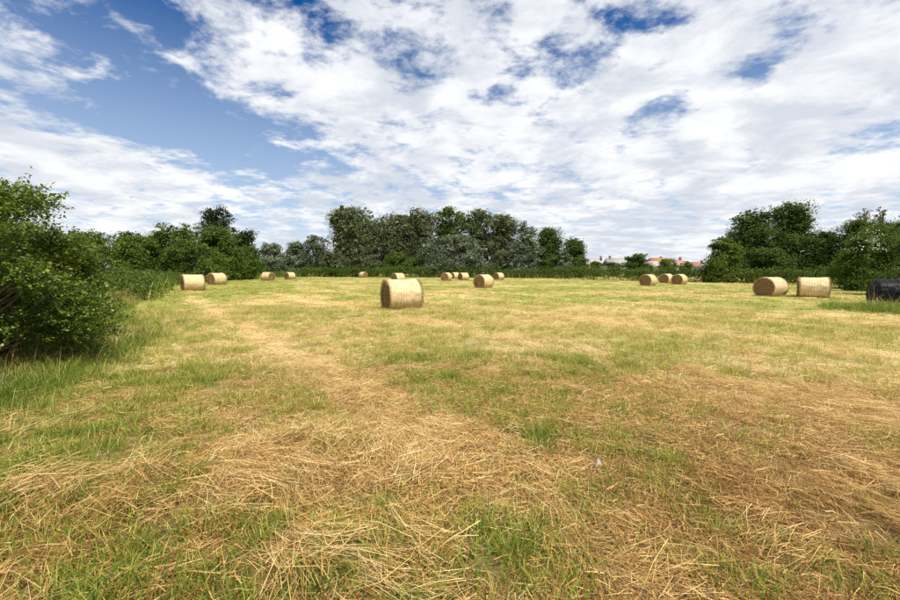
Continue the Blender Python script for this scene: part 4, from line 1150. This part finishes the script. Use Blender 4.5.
# ------------------------------------------------------------------ small things
def build_scrap():
    m = rough_mat('white_paper', (0.25, 0.225, 0.20), (0.40, 0.37, 0.34), 6, bump=0.2)
    d = ray(598, 470); t = CAM_H / -d.z; x, y = d.x * t, d.y * t
    n = 9
    u, v = np.meshgrid(np.linspace(-1, 1, n), np.linspace(-1, 1, n), indexing='ij')
    zz = 0.03 * np.sin(u * 1.3 + v * 0.9 + 1.2) + 0.04 * (fbm(u * 2 + 5, v * 2, 3, 3) - 0.4)
    X = 0.021 * u * (1 - 0.45 * v) + 0.012 * v; Yv = 0.03 * v + 0.01 * u; Z = 0.03 + 0.014 * v + zz * 0.7
    top = np.stack([X, Yv, Z], -1).reshape(-1, 3); bot = top - np.array([[0, -0.002, 0.003]])
    idx = np.arange(n * n).reshape(n, n)
    q = np.stack([idx[:-1, :-1], idx[1:, :-1], idx[1:, 1:], idx[:-1, 1:]], -1).reshape(-1, 4)
    b = np.concatenate([idx[:, 0], idx[-1, 1:], idx[-2::-1, -1], idx[0, -2:0:-1]])
    side = np.stack([b, np.roll(b, -1), np.roll(b, -1) + n * n, b + n * n], -1)
    o = link('paper_scrap', mesh_from('paper_scrap', np.concatenate([top, bot]), [q, q[:, ::-1] + n * n, side[:, ::-1]], None, True, [m]))
    o.location = (x, y, float(ground_z(np.array(x), np.array(y))) + 0.015)
    tag(o, 'small crumpled white scrap lying on the brown stubble in the foreground', 'paper scrap')


build_scrap()


def build_bird(label, px, py, Y, span, seed):
    m = rough_mat('dark_feathers', (0.06, 0.06, 0.065), (0.16, 0.16, 0.17), 10, bump=0.1)
    root = bpy.data.objects.new('bird', None); S.collection.objects.link(root)
    root.location = at(px, py, Y); root.rotation_euler = (0, R(14), R(100 + seed * 40))
    tag(root, label, 'bird', 'birds over the left thicket')
    t = np.linspace(0, 1, 10)
    mb = MB(); mb.tube(np.stack([(t - 0.5) * span * 0.5, 0 * t, 0.02 * span * np.sin(t * 3)], 1), span * 0.055 * np.sin(np.clip(t * 0.93 + 0.05, 0, 1) * np.pi) ** 0.6 + 0.004, 8)
    link('body', mb.mesh('body', [m], True), root)
    for s in (-1, 1):
        k = np.linspace(0, 1, 7)
        y = s * (0.03 + k * 0.5) * span; z = span * (0.16 * np.sin(k * 2.0) - 0.02 * k); c = 0.14 * span * (1 - k ** 2.5) + 0.005; xx = span * (0.05 - 0.12 * k ** 2 + 0.06 * np.sin(k * 3))
        f = np.stack([xx + c / 2, y, z], 1); b = np.stack([xx - c / 2, y, z - 0.01 * span], 1)
        v = np.concatenate([f, b, f - [0, 0, 0.012 * span], b - [0, 0, 0.008 * span]])
        i = np.arange(6)
        q = np.concatenate([np.stack([i, i + 1, i + 8, i + 7], 1), np.stack([i + 14, i + 21, i + 22, i + 15], 1), np.stack([i, i + 14, i + 15, i + 1], 1), np.stack([i + 7, i + 8, i + 22, i + 21], 1)])
        link('wing', mesh_from('wing', v, [q], None, True, [m]), root)


build_bird('dark bird gliding in front of the cloud above the left thicket', 131, 197.2, 95, 0.95, 0)
build_bird('fainter bird lower and further right over the left thicket', 144.5, 216.5, 130, 0.8, 1)
